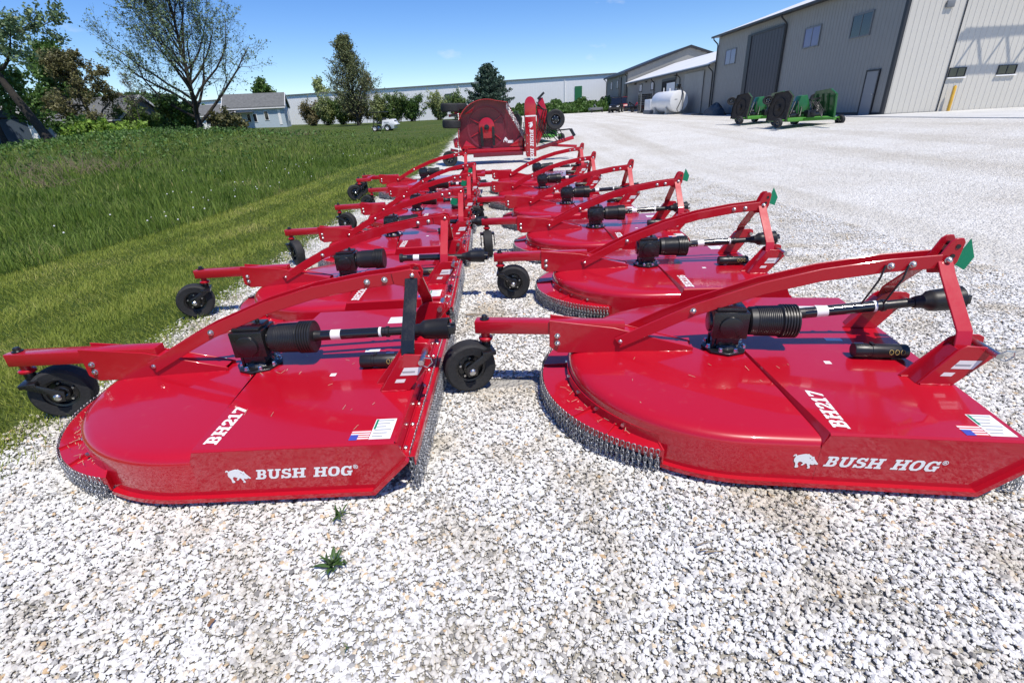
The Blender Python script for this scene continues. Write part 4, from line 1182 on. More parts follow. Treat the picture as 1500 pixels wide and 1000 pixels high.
def panel_mesh(w, h, m_, name='wall_panel', axis='y', ribs=3, proud=.016):
    """ribbed sheet, width w along axis, height h; outer face towards -normal; origin at lower corner"""
    s = MB(); u = [(0, 0)]
    for i in range(ribs):
        c = w*(i+.5)/ribs
        u += [(c-.035, 0), (c-.018, proud), (c+.018, proud), (c+.035, 0)]
    u += [(w, 0)]
    for (a, pa), (b, pb) in zip(u[:-1], u[1:]):
        f = (lambda t, p, z: (-p, t, z)) if axis == 'y' else (lambda t, p, z: (t, -p, z))
        s.quad(f(a, pa, 0), f(b, pb, 0), f(b, pb, h), f(a, pa, h))
    return s.mesh(name, m_, smooth=0)

def panels(parent, x, y, z, length, h, m_, axis, w=.914):
    n = max(1, round(length / w)); w = length / n
    me_ = panel_mesh(w, h, m_, axis=axis)
    for i in range(n):
        link('wall_panel', me_, parent, (x, y + i*w, z) if axis == 'y' else (x + i*w, y, z))

def window(parent, x, y0, y1, z0, z1, glass=GLASS, axis='y', fr=TRIM, t=.07):
    f = MB()
    def B(a0, a1, c0, c1, p0, p1, mb):
        if axis == 'y': mb.box(x-p1, x-p0, a0, a1, c0, c1)
        else: mb.box(a0, a1, x-p1, x-p0, c0, c1)
    B(y0-t, y0, z0-t, z1+t, .0, .06, f); B(y1, y1+t, z0-t, z1+t, .0, .06, f); B(y0, y1, z1, z1+t, .0, .058, f); B(y0, y1, z0-t, z0, .0, .062, f)
    w = f.build('window', fr, parent, smooth=0)
    g = MB(); B(y0, y1, z0, z1, .024, .034, g)
    g.build('pane', glass, w, smooth=0)
    s = MB(); ym = (y0+y1)/2; B(ym-.02, ym+.02, z0, z1, .0342, .05, s)
    s.build('mullion', fr, w, smooth=0)
    return w

def downspout(parent, x, y, zt, zb):
    MB().tube([(x-.45, y, zt+.05), (x-.42, y, zt-.12), (x-.12, y, zt-.45), (x-.10, y, zt-.6), (x-.10, y, zb+.15), (x-.22, y, zb+.05)], .05, 8).build('downspout', TRIM, parent)

def big_shed():
    XW, Y0, Y1, zb, ze = 21.0, 28.5, 51.45, .88, 7.42
    W, rise = 24.0, 3.6
    root = empty('machine_shed', (XW, Y0, zb), 0, 'big grey metal shed with a tall dark sliding door and white roof edge', 'shed')
    def P(o): o.parent = root; o.location = Vector(o.location) - Vector((XW, Y0, zb)); return o
    core = MB().prism([(XW+.03, zb-.5), (XW+W, zb-.5), (XW+W, ze), (XW+W/2, ze+rise), (XW+.03, ze)], 'y', Y0+.03, Y1)
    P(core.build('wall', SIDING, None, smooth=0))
    O = -Vector((XW, Y0, zb))
    holder = root
    def off(): return None
    # side wall panels (shaded tone) and gable wall panels (sunlit tone)
    n0 = len(root.children)
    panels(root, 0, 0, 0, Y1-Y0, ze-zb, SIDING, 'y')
    me_h = {}
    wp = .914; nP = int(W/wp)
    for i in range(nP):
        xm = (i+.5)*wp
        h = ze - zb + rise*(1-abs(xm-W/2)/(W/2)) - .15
        link('wall_panel', panel_mesh(wp, h, SIDING_LIT, axis='x'), root, (.06+i*wp, 0, 0))
    def A(mb, name, m_, **k): return mb.build(name, m_, root, loc=tuple(O), **k)
    # corner and base trim
    A(MB().box(XW-.05, XW+.10, Y0-.06, Y0+.14, zb, ze), 'corner_trim', TRIM, smooth=0)
    A(MB().box(XW-.055, XW-.03, Y0+.15, Y1, zb-.1, zb+.16), 'base_trim', TRIM, smooth=0)
    A(MB().box(XW+.11, XW+2.94, Y0-.055, Y0-.03, zb-.1, zb+.07), 'base_trim', TRIM, smooth=0)
    A(MB().box(XW+2.95, XW+2.99, Y0-.06, Y0-.025, zb, ze+1), 'joint_trim', TRIM, smooth=0)
    # roof sheets with overhang, dark gutter
    ov = .55
    rf = MB(); s = rise/(W/2)
    for sg in (0, 1):
        xa, xb = (XW-ov, XW+W/2) if sg == 0 else (XW+W+ov, XW+W/2)
        za = ze + .16 - s*ov
        rf.add([(xa, Y0-.3, za), (xb, Y0-.3, ze+.16+rise), (xb, Y1+.25, ze+.16+rise), (xa, Y1+.25, za), (xa, Y0-.3, za-.10), (xb, Y0-.3, ze+.06+rise), (xb, Y1+.25, ze+.06+rise), (xa, Y1+.25, za-.10)],
               [(0,1,2,3), (7,6,5,4), (0,4,5,1), (1,5,6,2), (2,6,7,3), (3,7,4,0)])
    A(rf, 'roof', ROOFW, smooth=0)
    A(MB().box(XW-ov-.09, XW-ov+.06, Y0-.3, Y1+.25, ze-.16, ze-.02), 'gutter', TRIM, smooth=0)
    A(MB().box(XW-ov+.061, XW-.03, Y0-.28, Y1+.2, ze-.13, ze-.10), 'soffit', TRIM, smooth=0)
    for y in (Y1-.12, 39.75): downspout_local(root, O, XW, y, ze-.15, zb)
    # sliding door
    dr = A(MB().box(XW-.10, XW-.03, 39.95, 45.15, zb+.04, 6.62), 'sliding_door', DOORM, smooth=0)
    A(MB().box(XW-.16, XW-.101, 44.75, 45.35, zb, 6.72).box(XW-.15, XW-.101, 39.85, 39.97, zb, 6.72).box(XW-.17, XW-.101, 39.98, 44.74, 6.60, 6.74), 'door_frame', TRIM, smooth=0)
    me_ = panel_mesh(.9, 5.6, DOORM, ribs=2, proud=.018)
    for i in range(5): link('door_panel', me_, root, (-.102, 40.1+i*.9-Y0, .1))
    for y0, y1 in ((47.55, 49.5), (35.65, 37.3), (30.95, 32.55)):
        w = window(root, 0, y0-Y0, y1-Y0, 4.98-zb, 6.03-zb, GLASSBL if y0 > 34 else GLASS, 'y', SILV2)
    # walk door
    fr = A(MB().box(XW-.09, XW-.03, 29.30, 29.38, zb, 3.17).box(XW-.09, XW-.03, 30.30, 30.38, zb, 3.17).box(XW-.088, XW-.03, 29.381, 30.299, 3.09, 3.168), 'walk_door', TRIM, smooth=0)
    MB().box(XW-.07, XW-.04, 29.385, 30.295, zb+.02, 3.085).build('door_leaf', DOORG, fr, smooth=0)
    MB().cyl((XW-.12, 29.48, 1.95), (XW-.07, 29.48, 1.95), .03, n=8).build('handle', STEEL, fr)
    # gable wall windows with sills
    for x0, x1 in ((24.1, 24.92), (26.70, 27.62)):
        w = window(root, 0, x0-XW, x1-XW, 2.60-zb, 2.97-zb, GLASS, 'x', TRIM, .035)
        MB().box(x0-XW-.08, x1-XW+.08, -.10, -.02, 2.50-zb, 2.55-zb).build('sill', WHITEW, w, smooth=0)
    MB().box(22.9-XW, 23.3-XW, -.12, -.02, 5.7-zb, 6.0-zb).build('wall_lamp', SILV2, root, bevel=.02)
    return root
def downspout_local(root, O, x, y, zt, zb):
    MB().tube([(x-.55, y, zt+.02), (x-.53, y, zt-.15), (x-.14, y, zt-.5), (x-.10, y, zt-.65), (x-.10, y, zb+.15), (x-.22, y, zb+.05)], .055, 8).build('downspout', TRIM, root, loc=tuple(O))
GLASSBL = mat('bluish_glass', (.10, .09, .22), .12, spec=.8)
big_shed()

def lean_shed():
    XW, Y0, Y1, zb, ze = 21.0, 51.75, 84.3, .9, 5.32
    root = empty('low_shed', (XW, Y0, zb), 0, 'low grey metal shed with white roof and open doorway behind the white fuel tank', 'shed')
    O = (-XW, -Y0, -zb)
    def A(mb, name, m_, **k): return mb.build(name, m_, root, loc=O, **k)
    A(MB().prism([(XW+.03, zb-.4), (XW+14, zb-.4), (XW+14, ze), (XW+7, ze+2.1), (XW+.03, ze)], 'y', Y0, Y1), 'wall', SIDING, smooth=0)
    panels(root, 0, 0, 0, Y1-Y0, ze-zb, SIDING, 'y')
    rf = MB()
    for xa, xb, s in ((XW-.5, XW+7, 1), (XW+14.5, XW+7, -1)):
        rf.add([(xa, Y0+.05, ze), (xb, Y0+.05, ze+2.35), (xb, Y1+.2, ze+2.35), (xa, Y1+.2, ze), (xa, Y0+.05, ze-.1), (xb, Y0+.05, ze+2.25), (xb, Y1+.2, ze+2.25), (xa, Y1+.2, ze-.1)],
               [(0,1,2,3), (7,6,5,4), (0,4,5,1), (1,5,6,2), (2,6,7,3), (3,7,4,0)])
    A(rf, 'roof', ROOFW, smooth=0)
    A(MB().box(XW-.58, XW-.45, Y0+.05, Y1+.2, ze-.24, ze-.11), 'gutter', TRIM, smooth=0)
    A(MB().box(XW-.07, XW-.03, 62.4, 67.0, zb, 4.55), 'doorway', mat('doorway_shade', (.015, .015, .016), .8), smooth=0)  # dark sheet on the solid wall paints the shade inside the doorway
    A(MB().box(XW-.12, XW-.071, 62.2, 67.2, 4.55, 4.78).box(XW-.12, XW-.071, 66.95, 67.2, zb, 4.549), 'door_frame', TRIM, smooth=0)
    A(MB().box(XW-.10, XW-.071, 62.4, 65.3, 2.9, 4.3), 'bright_sheet', WHITEW, smooth=0)  # opaque white sheet paints the brightness of the opening
    A(MB().box(XW-.11, XW-.08, 54.0, 59.2, zb+.05, ze-.45), 'sliding_door', SIDING, smooth=0)
    for y0, y1 in ((76.4, 77.6), (70.9, 72.0)): window(root, 0, y0-Y0, y1-Y0, 3.9-zb, 4.7-zb, GLASSB, 'y', TRIM, .12)
    for y in (70.3, Y0+.1, 60.8): downspout_local(root, Vector(O), XW, y, ze-.2, zb)
    for y in (74.0, 79.5, 62.0): A(MB().box(XW-.25, XW-.03, y, y+.5, 4.85, 5.0), 'wall_lamp', TRIM, smooth=0)
    return root
lean_shed()

def far_shed():
    XW, Y0, Y1, zb, ze = 21.0, 84.8, 100.2, 1.2, 6.9
    root = empty('gable_shed', (XW, Y0, zb), 0, 'farthest grey metal shed, its gable rising over the low white roof', 'shed')
    O = (-XW, -Y0, -zb); W = 18.6; rise = 2.9
    def A(mb, name, m_, **k): return mb.build(name, m_, root, loc=O, **k)
    A(MB().prism([(XW+.03, zb-.5), (XW+W, zb-.5), (XW+W, ze), (XW+W/2, ze+rise), (XW+.03, ze)], 'y', Y0+.03, Y1), 'wall', SIDING, smooth=0)
    panels(root, 0, 0, 0, Y1-Y0, ze-zb, SIDING, 'y')
    n = int(W/.914)
    for i in range(n):
        xm = (i+.5)*.914; h = ze-zb+rise*(1-abs(xm-W/2)/(W/2))-.1
        link('wall_panel', panel_mesh(.914, h, SIDING, axis='x'), root, (i*.914, 0, 0))
    rf = MB(); s = rise/(W/2); ov = .6
    for xa, xb in ((XW-ov, XW+W/2), (XW+W+ov, XW+W/2)):
        za = ze+.2-s*ov
        rf.add([(xa, Y0-.4, za), (xb, Y0-.4, ze+.2+rise), (xb, Y1+.2, ze+.2+rise), (xa, Y1+.2, za), (xa, Y0-.4, za-.3), (xb, Y0-.4, ze-.1+rise), (xb, Y1+.2, ze-.1+rise), (xa, Y1+.2, za-.3)],
               [(0,1,2,3), (7,6,5,4), (0,4,5,1), (1,5,6,2), (2,6,7,3), (3,7,4,0)])
    A(rf, 'roof', TRIM, smooth=0)
    for y in (Y1-.2, Y0+.2): downspout_local(root, Vector(O), XW, y, ze-.1, zb)
    for y0, y1 in ((95.4, 96.6), (90.9, 92.0)): window(root, 0, y0-Y0, y1-Y0, 4.9-zb, 6.0-zb, GLASSB, 'y', TRIM, .12)
    A(MB().box(XW-.12, XW-.03, 88.6, 90.2, zb, 6.4), 'tall_door', TRIM, smooth=0)
    A(MB().box(XW-.12, XW-.03, 85.0, 86.6, zb, 5.2), 'tall_door', TRIM, smooth=0)
    return root
far_shed()

def warehouse():
    a, b = Vector((23.5, 104.8, 0)), Vector((-75, 128, 0))
    d = (b-a).normalized(); nrm = Vector((-d.y, d.x, 0)) * -1
    if nrm.y < 0: nrm = -nrm
    root = empty('warehouse', (a.x, a.y, 0), 0, 'long white windowless warehouse with a dark roof edge across the background', 'warehouse')
    L = (b-a).length; z0, z1 = .8, 7.75
    ang = math.atan2(d.y, d.x)
    core = MB().box(0, L, -28, 0, z0, z1)
    core.build('wall', WHITEW, root, rot=(0, 0, ang), smooth=0)
    MB().box(-.3, L+.3, -28.3, .25, z1, z1+.20).build('roof_edge', SILV2, root, rot=(0, 0, ang), smooth=0)
    pm = panel_mesh(6.0, z1-z0, WHITEW, axis='x', ribs=12, proud=.012)
    for i in range(int(L/6)):
        o = link('wall_panel', pm, root, tuple(d*(i*6+6) + nrm*-.04 + Vector((0, 0, z0))), (0, 0, ang+math.pi))
    for t in (9.5, 31.0, 52.0): MB().box(t, t+.12, .05, .15, z0, z1).build('downspout', WTRIM, root, rot=(0, 0, ang), smooth=0)
    MB().box(6.2, 7.6, .06, .15, 3.6, 6.1).build('door', mat('green_door', (.02, .16, .06), .5), root, rot=(0, 0, ang), smooth=0)
    for t in (32.5, 55.0): MB().box(t, t+1.6, .06, .3, 4.2, 6.2).build('vent', mat('vent_green', (.06, .09, .07), .6), root, rot=(0, 0, ang), smooth=0)
    return root
warehouse()

# houses on the left
PALE = mat('pale_blue_siding', (.42, .50, .56), .6, var=(1, .06))
SHIN = mat('grey_shingles', (.12, .125, .125), .9, var=(3, .25), bump=(12, .4, .03))
def house(name, x, y, rz, L, D, h, rise, label, wallm=PALE, wins=(), door=None, z=None, cat='house'):
    z = Tz(x, y) if z is None else z
    root = empty(name, (x, y, z), R(rz), label, cat)
    MB().prism([(-D/2, -.6), (D/2, -.6), (D/2, h), (0, h+rise), (-D/2, h)], 'x', -L/2, L/2).build('wall', wallm, root, smooth=0)
    rf = MB(); s = rise/(D/2); ov = .35
    for sg in SIGNS:
        ya, za = sg*(D/2+ov), h - s*ov + .04
        rf.add([(-L/2-ov, ya, za), (L/2+ov, ya, za), (L/2+ov, 0, h+rise+.04), (-L/2-ov, 0, h+rise+.04), (-L/2-ov, ya, za+.14), (L/2+ov, ya, za+.14), (L/2+ov, 0, h+rise+.18), (-L/2-ov, 0, h+rise+.18)],
               [(3,2,1,0), (4,5,6,7), (0,1,5,4), (1,2,6,5), (2,3,7,6), (3,0,4,7)])
    rf.build('roof', SHIN, root, smooth=0)
    tr = MB()
    for sg in SIGNS:
        for e in SIGNS: tr.bar((e*(L/2+ov+.02), sg*(D/2+ov), h-s*ov+.08), (e*(L/2+ov+.02), 0, h+rise+.08), .06, .22, up=(0, 0, 1))
        tr.box(-L/2-ov, L/2+ov, sg*(D/2+ov)-.03, sg*(D/2+ov)+.03, h-s*ov-.12, h-s*ov+.035)
    tr.build('roof_trim', WTRIM, root, smooth=0)
    for side, u, v, w, hh in wins:
        if side == 'f':
            wd = MB().box(u-.08, u+w+.08, -D/2-.06, -D/2+.02, v-.08, v+hh+.08).build('window', WTRIM, root, smooth=0)
            MB().box(u, u+w, -D/2-.075, -D/2-.061, v, v+hh).build('pane', GLASS, wd, smooth=0)
        else:
            wd = MB().box(L/2-.02, L/2+.06, u-.08, u+w+.08, v-.08, v+hh+.08).build('window', WTRIM, root, smooth=0)
            MB().box(L/2+.061, L/2+.075, u, u+w, v, v+hh).build('pane', GLASS, wd, smooth=0)
    if door:
        u, w, hh = door
        dd = MB().box(u, u+w, -D/2-.07, -D/2+.02, 0, hh).build('door', WTRIM, root, smooth=0)
        MB().cyl((u+w*.85, -D/2-.12, 1.0), (u+w*.85, -D/2-.07, 1.0), .05, n=8).build('handle', STEEL, dd)
    return root
hz = 1.75
hs_ = house('farmhouse', -38.6, 90, 14, 8.6, 5.8, 2.75, 1.85, 'pale blue farmhouse with grey gable roof beside the tall half bare tree', PALE,
      (('f', 1.3, .8, .5, 1.2), ('f', -.4, .6, .45, 1.1), ('f', -1.3, .6, .45, 1.1), ('g', -.6, 2.6, .7, 1.2), ('g', 1.3, .6, .7, 1.5)), (-3.1, 1.0, 1.9), z=2.1)
MB().prism([(-4.6, 1.95), (-.2, 1.95), (-.2, 2.05), (-4.6, 2.05)], 'y', -4.2, -2.85).build('porch_roof', SHIN, hs_, smooth=0)
MB().box(3.3, 3.7, -2.95, -2.8, 0, 2.6).build('corner_post', WTRIM, hs_, smooth=0)
house('garage', -44.5, 88, 10, 6.5, 5.5, 2.0, 1.3, 'low grey roofed garage with white wall behind the trunk of the bare tree', WHITEW, (('f', -.8, .7, 1.6, .7),), z=2.0)
house('bungalow', -46.0, 66, -8, 9.0, 7.0, 1.9, 2.2, 'dark roofed house seen beneath the brownish tree', mat('grey_siding', (.16, .17, .18), .6), (('f', 1.5, .7, 1.0, .9), ('f', -2.6, .7, 1.0, .9)), z=1.75)
house('cottage', -62.0, 70, 14, 11.0, 7.0, 2.5, 1.6, 'white cottage with pale roof behind the leaning tree at the left edge', WTRIM, (('f', 1.2, .8, 1.2, 1.0), ('f', -2.5, .8, 1.2, 1.0)), z=1.9)
house('garden_shed', -50.6, 56, -20, 4.2, 3.2, 2.2, 1.0, 'blue grey garden shed at the left edge of the photo', mat('blue_grey_siding', (.08, .11, .15), .6), (), (-.5, .9, 1.8), z=1.75, cat='garden shed')

# ------------------------------------------------------------------ things along the sheds
def at(x, y, dz=0): return (x, y, Tz(x, y) + dz)
TANKW = mat('tank_white', (.74, .75, .75), .35, coat=.2, var=(1.2, .06))
def fuel_tank():
    x, y = 19.2, 55.4
    root = empty('fuel_tank', at(x, y), R(8), 'white horizontal fuel tank with hose and pump on saddles beside the low shed', 'fuel tank')
    MB().lathe([(.02, 0), (.7, .02), (.98, .10), (1.03, .2), (1.03, 4.6), (.98, 4.7), (.7, 4.78), (.02, 4.8)], (0, 0, 1.22), (0, 1, 0), 40).build('tank', TANKW, root, smooth=40)
    for yy in (.8, 3.6):
        MB().prism([(-1.0, -.3), (1.0, -.3), (1.0, .75), (.75, .42), (.4, .23), (0, .17), (-.4, .23), (-.75, .42), (-1.0, .75)], 'y', yy, yy+.3).build('saddle', SILV, root, smooth=0)
    MB().cyl((0, .9, 2.2), (0, .9, 2.55), .07).cyl((0, 2.4, 2.2), (0, 2.4, 2.5), .09).cyl((0, 3.8, 2.2), (0, 3.8, 2.62), .05).build('vent_pipe', TANKW, root)
    MB().box(-.18, .18, .3, .7, 2.42, 2.80).cyl((-.1, .5, 2.2), (-.1, .5, 2.43), .04).build('pump', BLACK, root, bevel=.03)
    hp = MB().tube([(.1, .3, 2.5), (.25, -.05, 2.2), (.15, -.10, 1.4), (-.3, -.12, .5), (-.1, -.15, .15), (.3, -.15, .4), (.35, -.08, 1.8), (.2, .2, 2.5)], .035, 8)
    hp.build('hose', BLACKP, root)
    MB().box(-.55, -.25, -.012, .0, 1.35, 1.45).build('decal', GREYV, root, loc=(0, .018, 0), smooth=0)
    return root
fuel_tank()
def pallet(name, x, y, rz, label):
    WOOD = bpy.data.materials.get('grey_wood') or mat('grey_wood', (.30, .25, .19), .85, var=(3, .3))
    root = empty(name, at(x, y), R(rz), label, 'pallet')
    me_ = MB().box(-.6, .6, -.045, .045, 0, .02).mesh('board', WOOD, smooth=0)
    for i in range(6): link('board', me_, root, (0, -.45+i*.18, .10))
    me2 = MB().box(-.045, .045, -.5, .5, 0, .098).mesh('bearer', WOOD, smooth=0)
    for i in (-.5, 0, .5): link('bearer', me2, root, (i, 0, .0))
pallet('pallet', 19.5, 50.5, 20, 'grey wooden pallet lying before the fuel tank end of the low shed')
def generator():
    x, y = 18.1, 61.5
    root = empty('generator', at(x, y), R(8), 'white and black engine unit at the far end of the fuel tank', 'generator')
    MB().box(-.5, .5, -.8, .8, .35, 1.5).build('cabinet', TANKW, root, bevel=.05)
    MB().box(-.55, .55, -.9, .9, 0, .345).build('base', SILV2, root, bevel=.02)
    MB().cyl((0, 0, 1.5), (0, 0, 1.9), .06).box(-.25, .25, -.5, -.1, 1.5, 1.65).build('exhaust', BLACK, root)
    MB().box(-.3, .3, -.83, -.79, .6, 1.2).build('grille', BLACK, root, smooth=0)
generator()
def rack():
    x, y = 18.6, 66.0
    root = empty('seed_bin', at(x, y), R(0), 'black slatted bin standing left of the white engine unit', 'bin')
    MB().box(-.7, .7, -.7, .7, .0, .18).build('base', BLACK, root, smooth=0)
    me_ = MB().box(-.68, .68, -.03, .03, 0, .14).mesh('slat', BLACK, smooth=0)
    for i in range(10):
        for r_ in range(4):
            link('slat', me_, root, ((0, -.66, .22+i*.19), (.66, 0, .22+i*.19), (0, .66, .22+i*.19), (-.66, 0, .22+i*.19))[r_], (0, 0, math.pi/2*r_))
    MB().box(-.72, -.64, -.72, -.64, .18, 2.2).box(.64, .72, -.72, -.64, .18, 2.2).box(.64, .72, .64, .72, .18, 2.2).box(-.72, -.64, .64, .72, .18, 2.2).build('corner_post', SILV2, root, smooth=0)
rack()
TARP = mat('black_tarp', (.012, .012, .013), .45, bump=(6, .6, .06))
def heap(x, y, w, l, h, label, seed):
    rng = np.random.default_rng(seed); n = 18; V, F = [], []
    ph = rng.uniform(0, 6, 6)
    for j in range(9):
        s = 1 - j/8
        for i in range(n):
            a = 2*math.pi*i/n
            rr = s**.8*(1+.12*math.sin(3*a+ph[0])+.1*math.sin(5*a+ph[1]+j))
            V.append((w*rr*math.cos(a), l*rr*math.sin(a), h*(1-s**1.4)*(1+.12*math.sin(2*a+ph[2]))))
    for j in range(8):
        for i in range(n): F.append((j*n+i, j*n+(i+1)%n, (j+1)*n+(i+1)%n, (j+1)*n+i))
    o = MB().add(V, F).build('tarp_heap', TARP, None, at(x, y, -.02), smooth=50)
    tag(o, label, 'tarp')
heap(19.9, 47.8, .6, 2.2, .95, 'black tarp heap against the shed wall left of the tall dark door', 2)

def bollard():
    root = empty('bollard', (24.40, 28.2, .9), 0, 'yellow bollard standing before the sunlit metal wall under the small window', 'bollard')
    MB().lathe([(.075, 0), (.075, 1.2), (.055, 1.24), (.02, 1.27)], (0, 0, 0), (0, 0, 1), 20).build('post', YELLOW, root)
    MB().lathe([(.055, 0), (.05, .02)], (0, 0, 1.27), (0, 0, 1), 12).build('cap', SILV, root)
bollard()

# overhead truss boom out over the apron, whose lattice shadow falls on the sunlit wall
def truss():
    TR = mat('galvanised_frame', (.40, .41, .42), .5, metal=.5)
    y, z0, z1 = 26.6, 7.6, 9.3
    root = empty('loading_truss', (25.0, y, Tz(25.0, y)), 0, 'grey steel lattice boom on posts above the concrete apron', 'truss')
    O = (-25.0, -y, -Tz(25.0, y))
    xs = np.linspace(25.45, 37.5, 9)
    for nm, z in (('chord', z0), ('chord', z1)): MB().box(xs[0], xs[-1], y-.05, y+.05, z-.11, z+.11).build(nm, TR, root, loc=O, smooth=0)
    for i in range(8):
        xa, xb = xs[i], xs[i+1]
        MB().bar((xa+.06, y, z0+.115), ((xa+xb)/2, y, z1-.115), .07, .07).bar(((xa+xb)/2+.03, y, z1-.115), (xb-.06, y, z0+.115), .07, .07).build('lattice_bar', TR, root, loc=O, smooth=0)
    for x in (37.2, 33.0):
        MB().box(x-.1, x+.1, y-.11, y+.11, Tz(x, y)-.1, z0-.112).build('post', TR, root, loc=O, smooth=0)
    MB().tube([(xs[0], y-.3, z1+.6), (28.0, y-.3, z1+.72), (37.0, y-.3, z1+.95)], .09, 8).build('pipe', TR, root, loc=O)
    for x in (26.5, 30.5, 34.5): MB().bar((x, y, z1+.11), (x, y-.3, z1+.8), .06, .06).build('pipe_bracket', TR, root, loc=O, smooth=0)
truss()

# ------------------------------------------------------------------ vehicles
WBODY = mat('white_body', (.74, .74, .73), .35, coat=.4)
def golf_cart():
    x, y = -10.6, 52.3
    root = empty('utility_cart', at(x, y), R(-8), 'white utility cart with dark canopy standing in the long grass', 'cart')
    side = [(-1.15,.42), (-1.05,.30), (-.72,.22), (-.25,.22), (-.15,.62), (-.05,.90), (1.0,.98), (1.18,.62), (1.35,.55), (1.34,.48), (1.08,.46), (1.02,.2), (.82,.16), (.70,.36), (.58,.52), (.36,.6), (.14,.52), (.02,.30), (-.12,.28), (-.16,.20), (-.70,.16), (-1.1,.24), (-1.2,.40)]
    MB().prism([(-1.18,.40), (-.75,.20), (-.22,.20), (-.02,.94), (1.0,1.02), (1.2,.62), (1.36,.58), (1.34,.48), (1.1,.46), (1.04,.18), (.80,.14), (.66,.46), (.40,.60), (.14,.50), (0,.16), (-.72,.12), (-1.2,.33)], 'y', -.55, .55).build('body', WBODY, root, bevel=.03)
    for sx in (.40, -.85):
        for sy in SIGNS:
            wheel_on(root, (sx, sy*.55, .26), (0, 1, 0), .27, .2, WBODY)
    MB().box(-.55, -.05, -.5, .5, .62, .76).prism([(-.12,.7), (0,.7), (.08,1.15), (-.02,1.15)], 'y', -.5, .5).build('seat', BLACKP, root, bevel=.03)
    MB().box(-1.2, .3, -.6, .6, 1.62, 1.70).build('canopy', BLACKP, root, bevel=.03)
    ps = MB()
    for sy in SIGNS: ps.bar((-1.0, sy*.52, .4), (-.85, sy*.52, 1.62), .05, .05).bar((.1, sy*.52, .9), (.1, sy*.52, 1.62), .05, .05)
    ps.build('canopy_post', BLACK, root)
    MB().tube([(-.75, -.2, .8)] + [(-.62+.03*math.sin(t), -.2+.17*math.cos(t), .95+.15*math.sin(t)) for t in np.linspace(0, 6.28, 13)], .018, 6).build('steering_wheel', BLACK, root)
    MB().box(.98, 1.12, -.35, .35, .70, .90).build('rear_window', GLASS, root, rot=(0, 0, 0), bevel=.02)
    MB().box(.1, .6, -.556, -.552, .72, .78).build('stripe', GREYV, root, smooth=0)
golf_cart()
def tractor():
    x, y = 15.9, 95.0
    root = empty('tractor', at(x, y), R(175), 'small dark tractor with pale canopy far off before the hedge', 'tractor')
    MB().box(.2, 1.7, -.3, .3, .7, 1.25).build('bonnet', BLACK, root, bevel=.08)
    MB().box(-.8, .25, -.35, .35, .6, .95).build('chassis', BLACK, root, bevel=.04)
    MB().box(-.6, -.1, -.25, .25, .95, 1.4).build('seat', BLACKP, root, bevel=.04)
    MB().box(-.9, .5, -.65, .65, 2.25, 2.35).build('canopy', WBODY, root, bevel=.03)
    ps = MB()
    for sy in SIGNS: ps.bar((-.75, sy*.5, .8), (-.75, sy*.5, 2.25), .06, .06).bar((.35, sy*.5, 1.0), (.35, sy*.5, 2.25), .05, .05)
    ps.build('canopy_post', BLACK, root)
    for sy in SIGNS:
        wheel_on(root, (-.45, sy*.7, .62), (0, 1, 0), .62, .35, WBODY)
        wheel_on(root, (1.35, sy*.6, .38), (0, 1, 0), .38, .25, WBODY)
tractor()
def side_by_side(x, y, rz, body, label, s=1.0):
    root = empty('utility_vehicle', at(x, y), R(rz), label, 'utility vehicle')
    root.scale = (s, s, s)
    MB().prism([(-1.4,.4), (1.3,.4), (1.4,.7), (1.2,.95), (.55,1.05), (.5,.75), (-.3,.75), (-.35,1.05), (-1.45,1.05)], 'y', -.7, .7).build('body', body, root, bevel=.05)
    MB().box(-1.0, .45, -.68, .68, 1.85, 1.93).build('roof', body, root, bevel=.03)
    ps = MB()
    for sy in SIGNS: ps.bar((.75, sy*.62, 1.0), (.40, sy*.62, 1.86), .06, .06).bar((-.4, sy*.62, 1.0), (-.5, sy*.62, 1.86), .06, .06)
    ps.build('roll_bar', BLACK, root)
    MB().box(-.3, .1, -.55, .55, .75, 1.2).build('seat', BLACKP, root, bevel=.05)
    for sx in (-.9, .95):
        for sy in SIGNS: wheel_on(root, (sx, sy*.68, .33), (0, 1, 0), .34, .26, SILV)
    MB().add([(.745,-.55,1.06),(.745,.55,1.06),(.43,.55,1.82),(.43,-.55,1.82)], [(0,1,2,3)]).build('windscreen', GLASS, root, smooth=0)
    for sy in SIGNS: MB().box(1.36, 1.405, sy*.5-.12, sy*.5+.12, .68, .80).build('headlight', WTRIM, root, bevel=.01)
side_by_side(16.9, 74.0, -115, BLACK, 'black utility vehicle parked by the far shed wall')
side_by_side(18.9, 79.0, -100, mat('dark_red_body', (.25, .01, .02), .4, coat=.3), 'dark red utility vehicle parked right behind the black one')
def plow(x, y, rz, label, m_, s=1.0):
    root = empty('implement', at(x, y), R(rz), label, 'implement'); root.scale = (s, s, s)
    MB().box(-1.1, 1.1, -.5, .5, .35, .75).build('deck', m_, root, bevel=.06)
    MB().bar((0, -.5, .7), (0, .5, 1.25), .1, .1).bar((-.4, .4, .6), (0, .45, 1.25), .08, .08).bar((.4, .4, .6), (0, .45, 1.25), .08, .08).build('hitch', m_, root)
    for sx in SIGNS: wheel_on(root, (sx*.9, -.7, .25), (1, 0, 0), .25, .16)
plow(18.3, 70.8, 40, 'small dark implement on wheels before the low shed wall', BLACK)
plow(15.3, 80.5, 10, 'dark wheeled implement left of the black utility vehicle', SILV2, .9)
plow(19.6, 73.0, 0, 'red wheeled implement between the utility vehicles and the small dark one', RED2, .9)
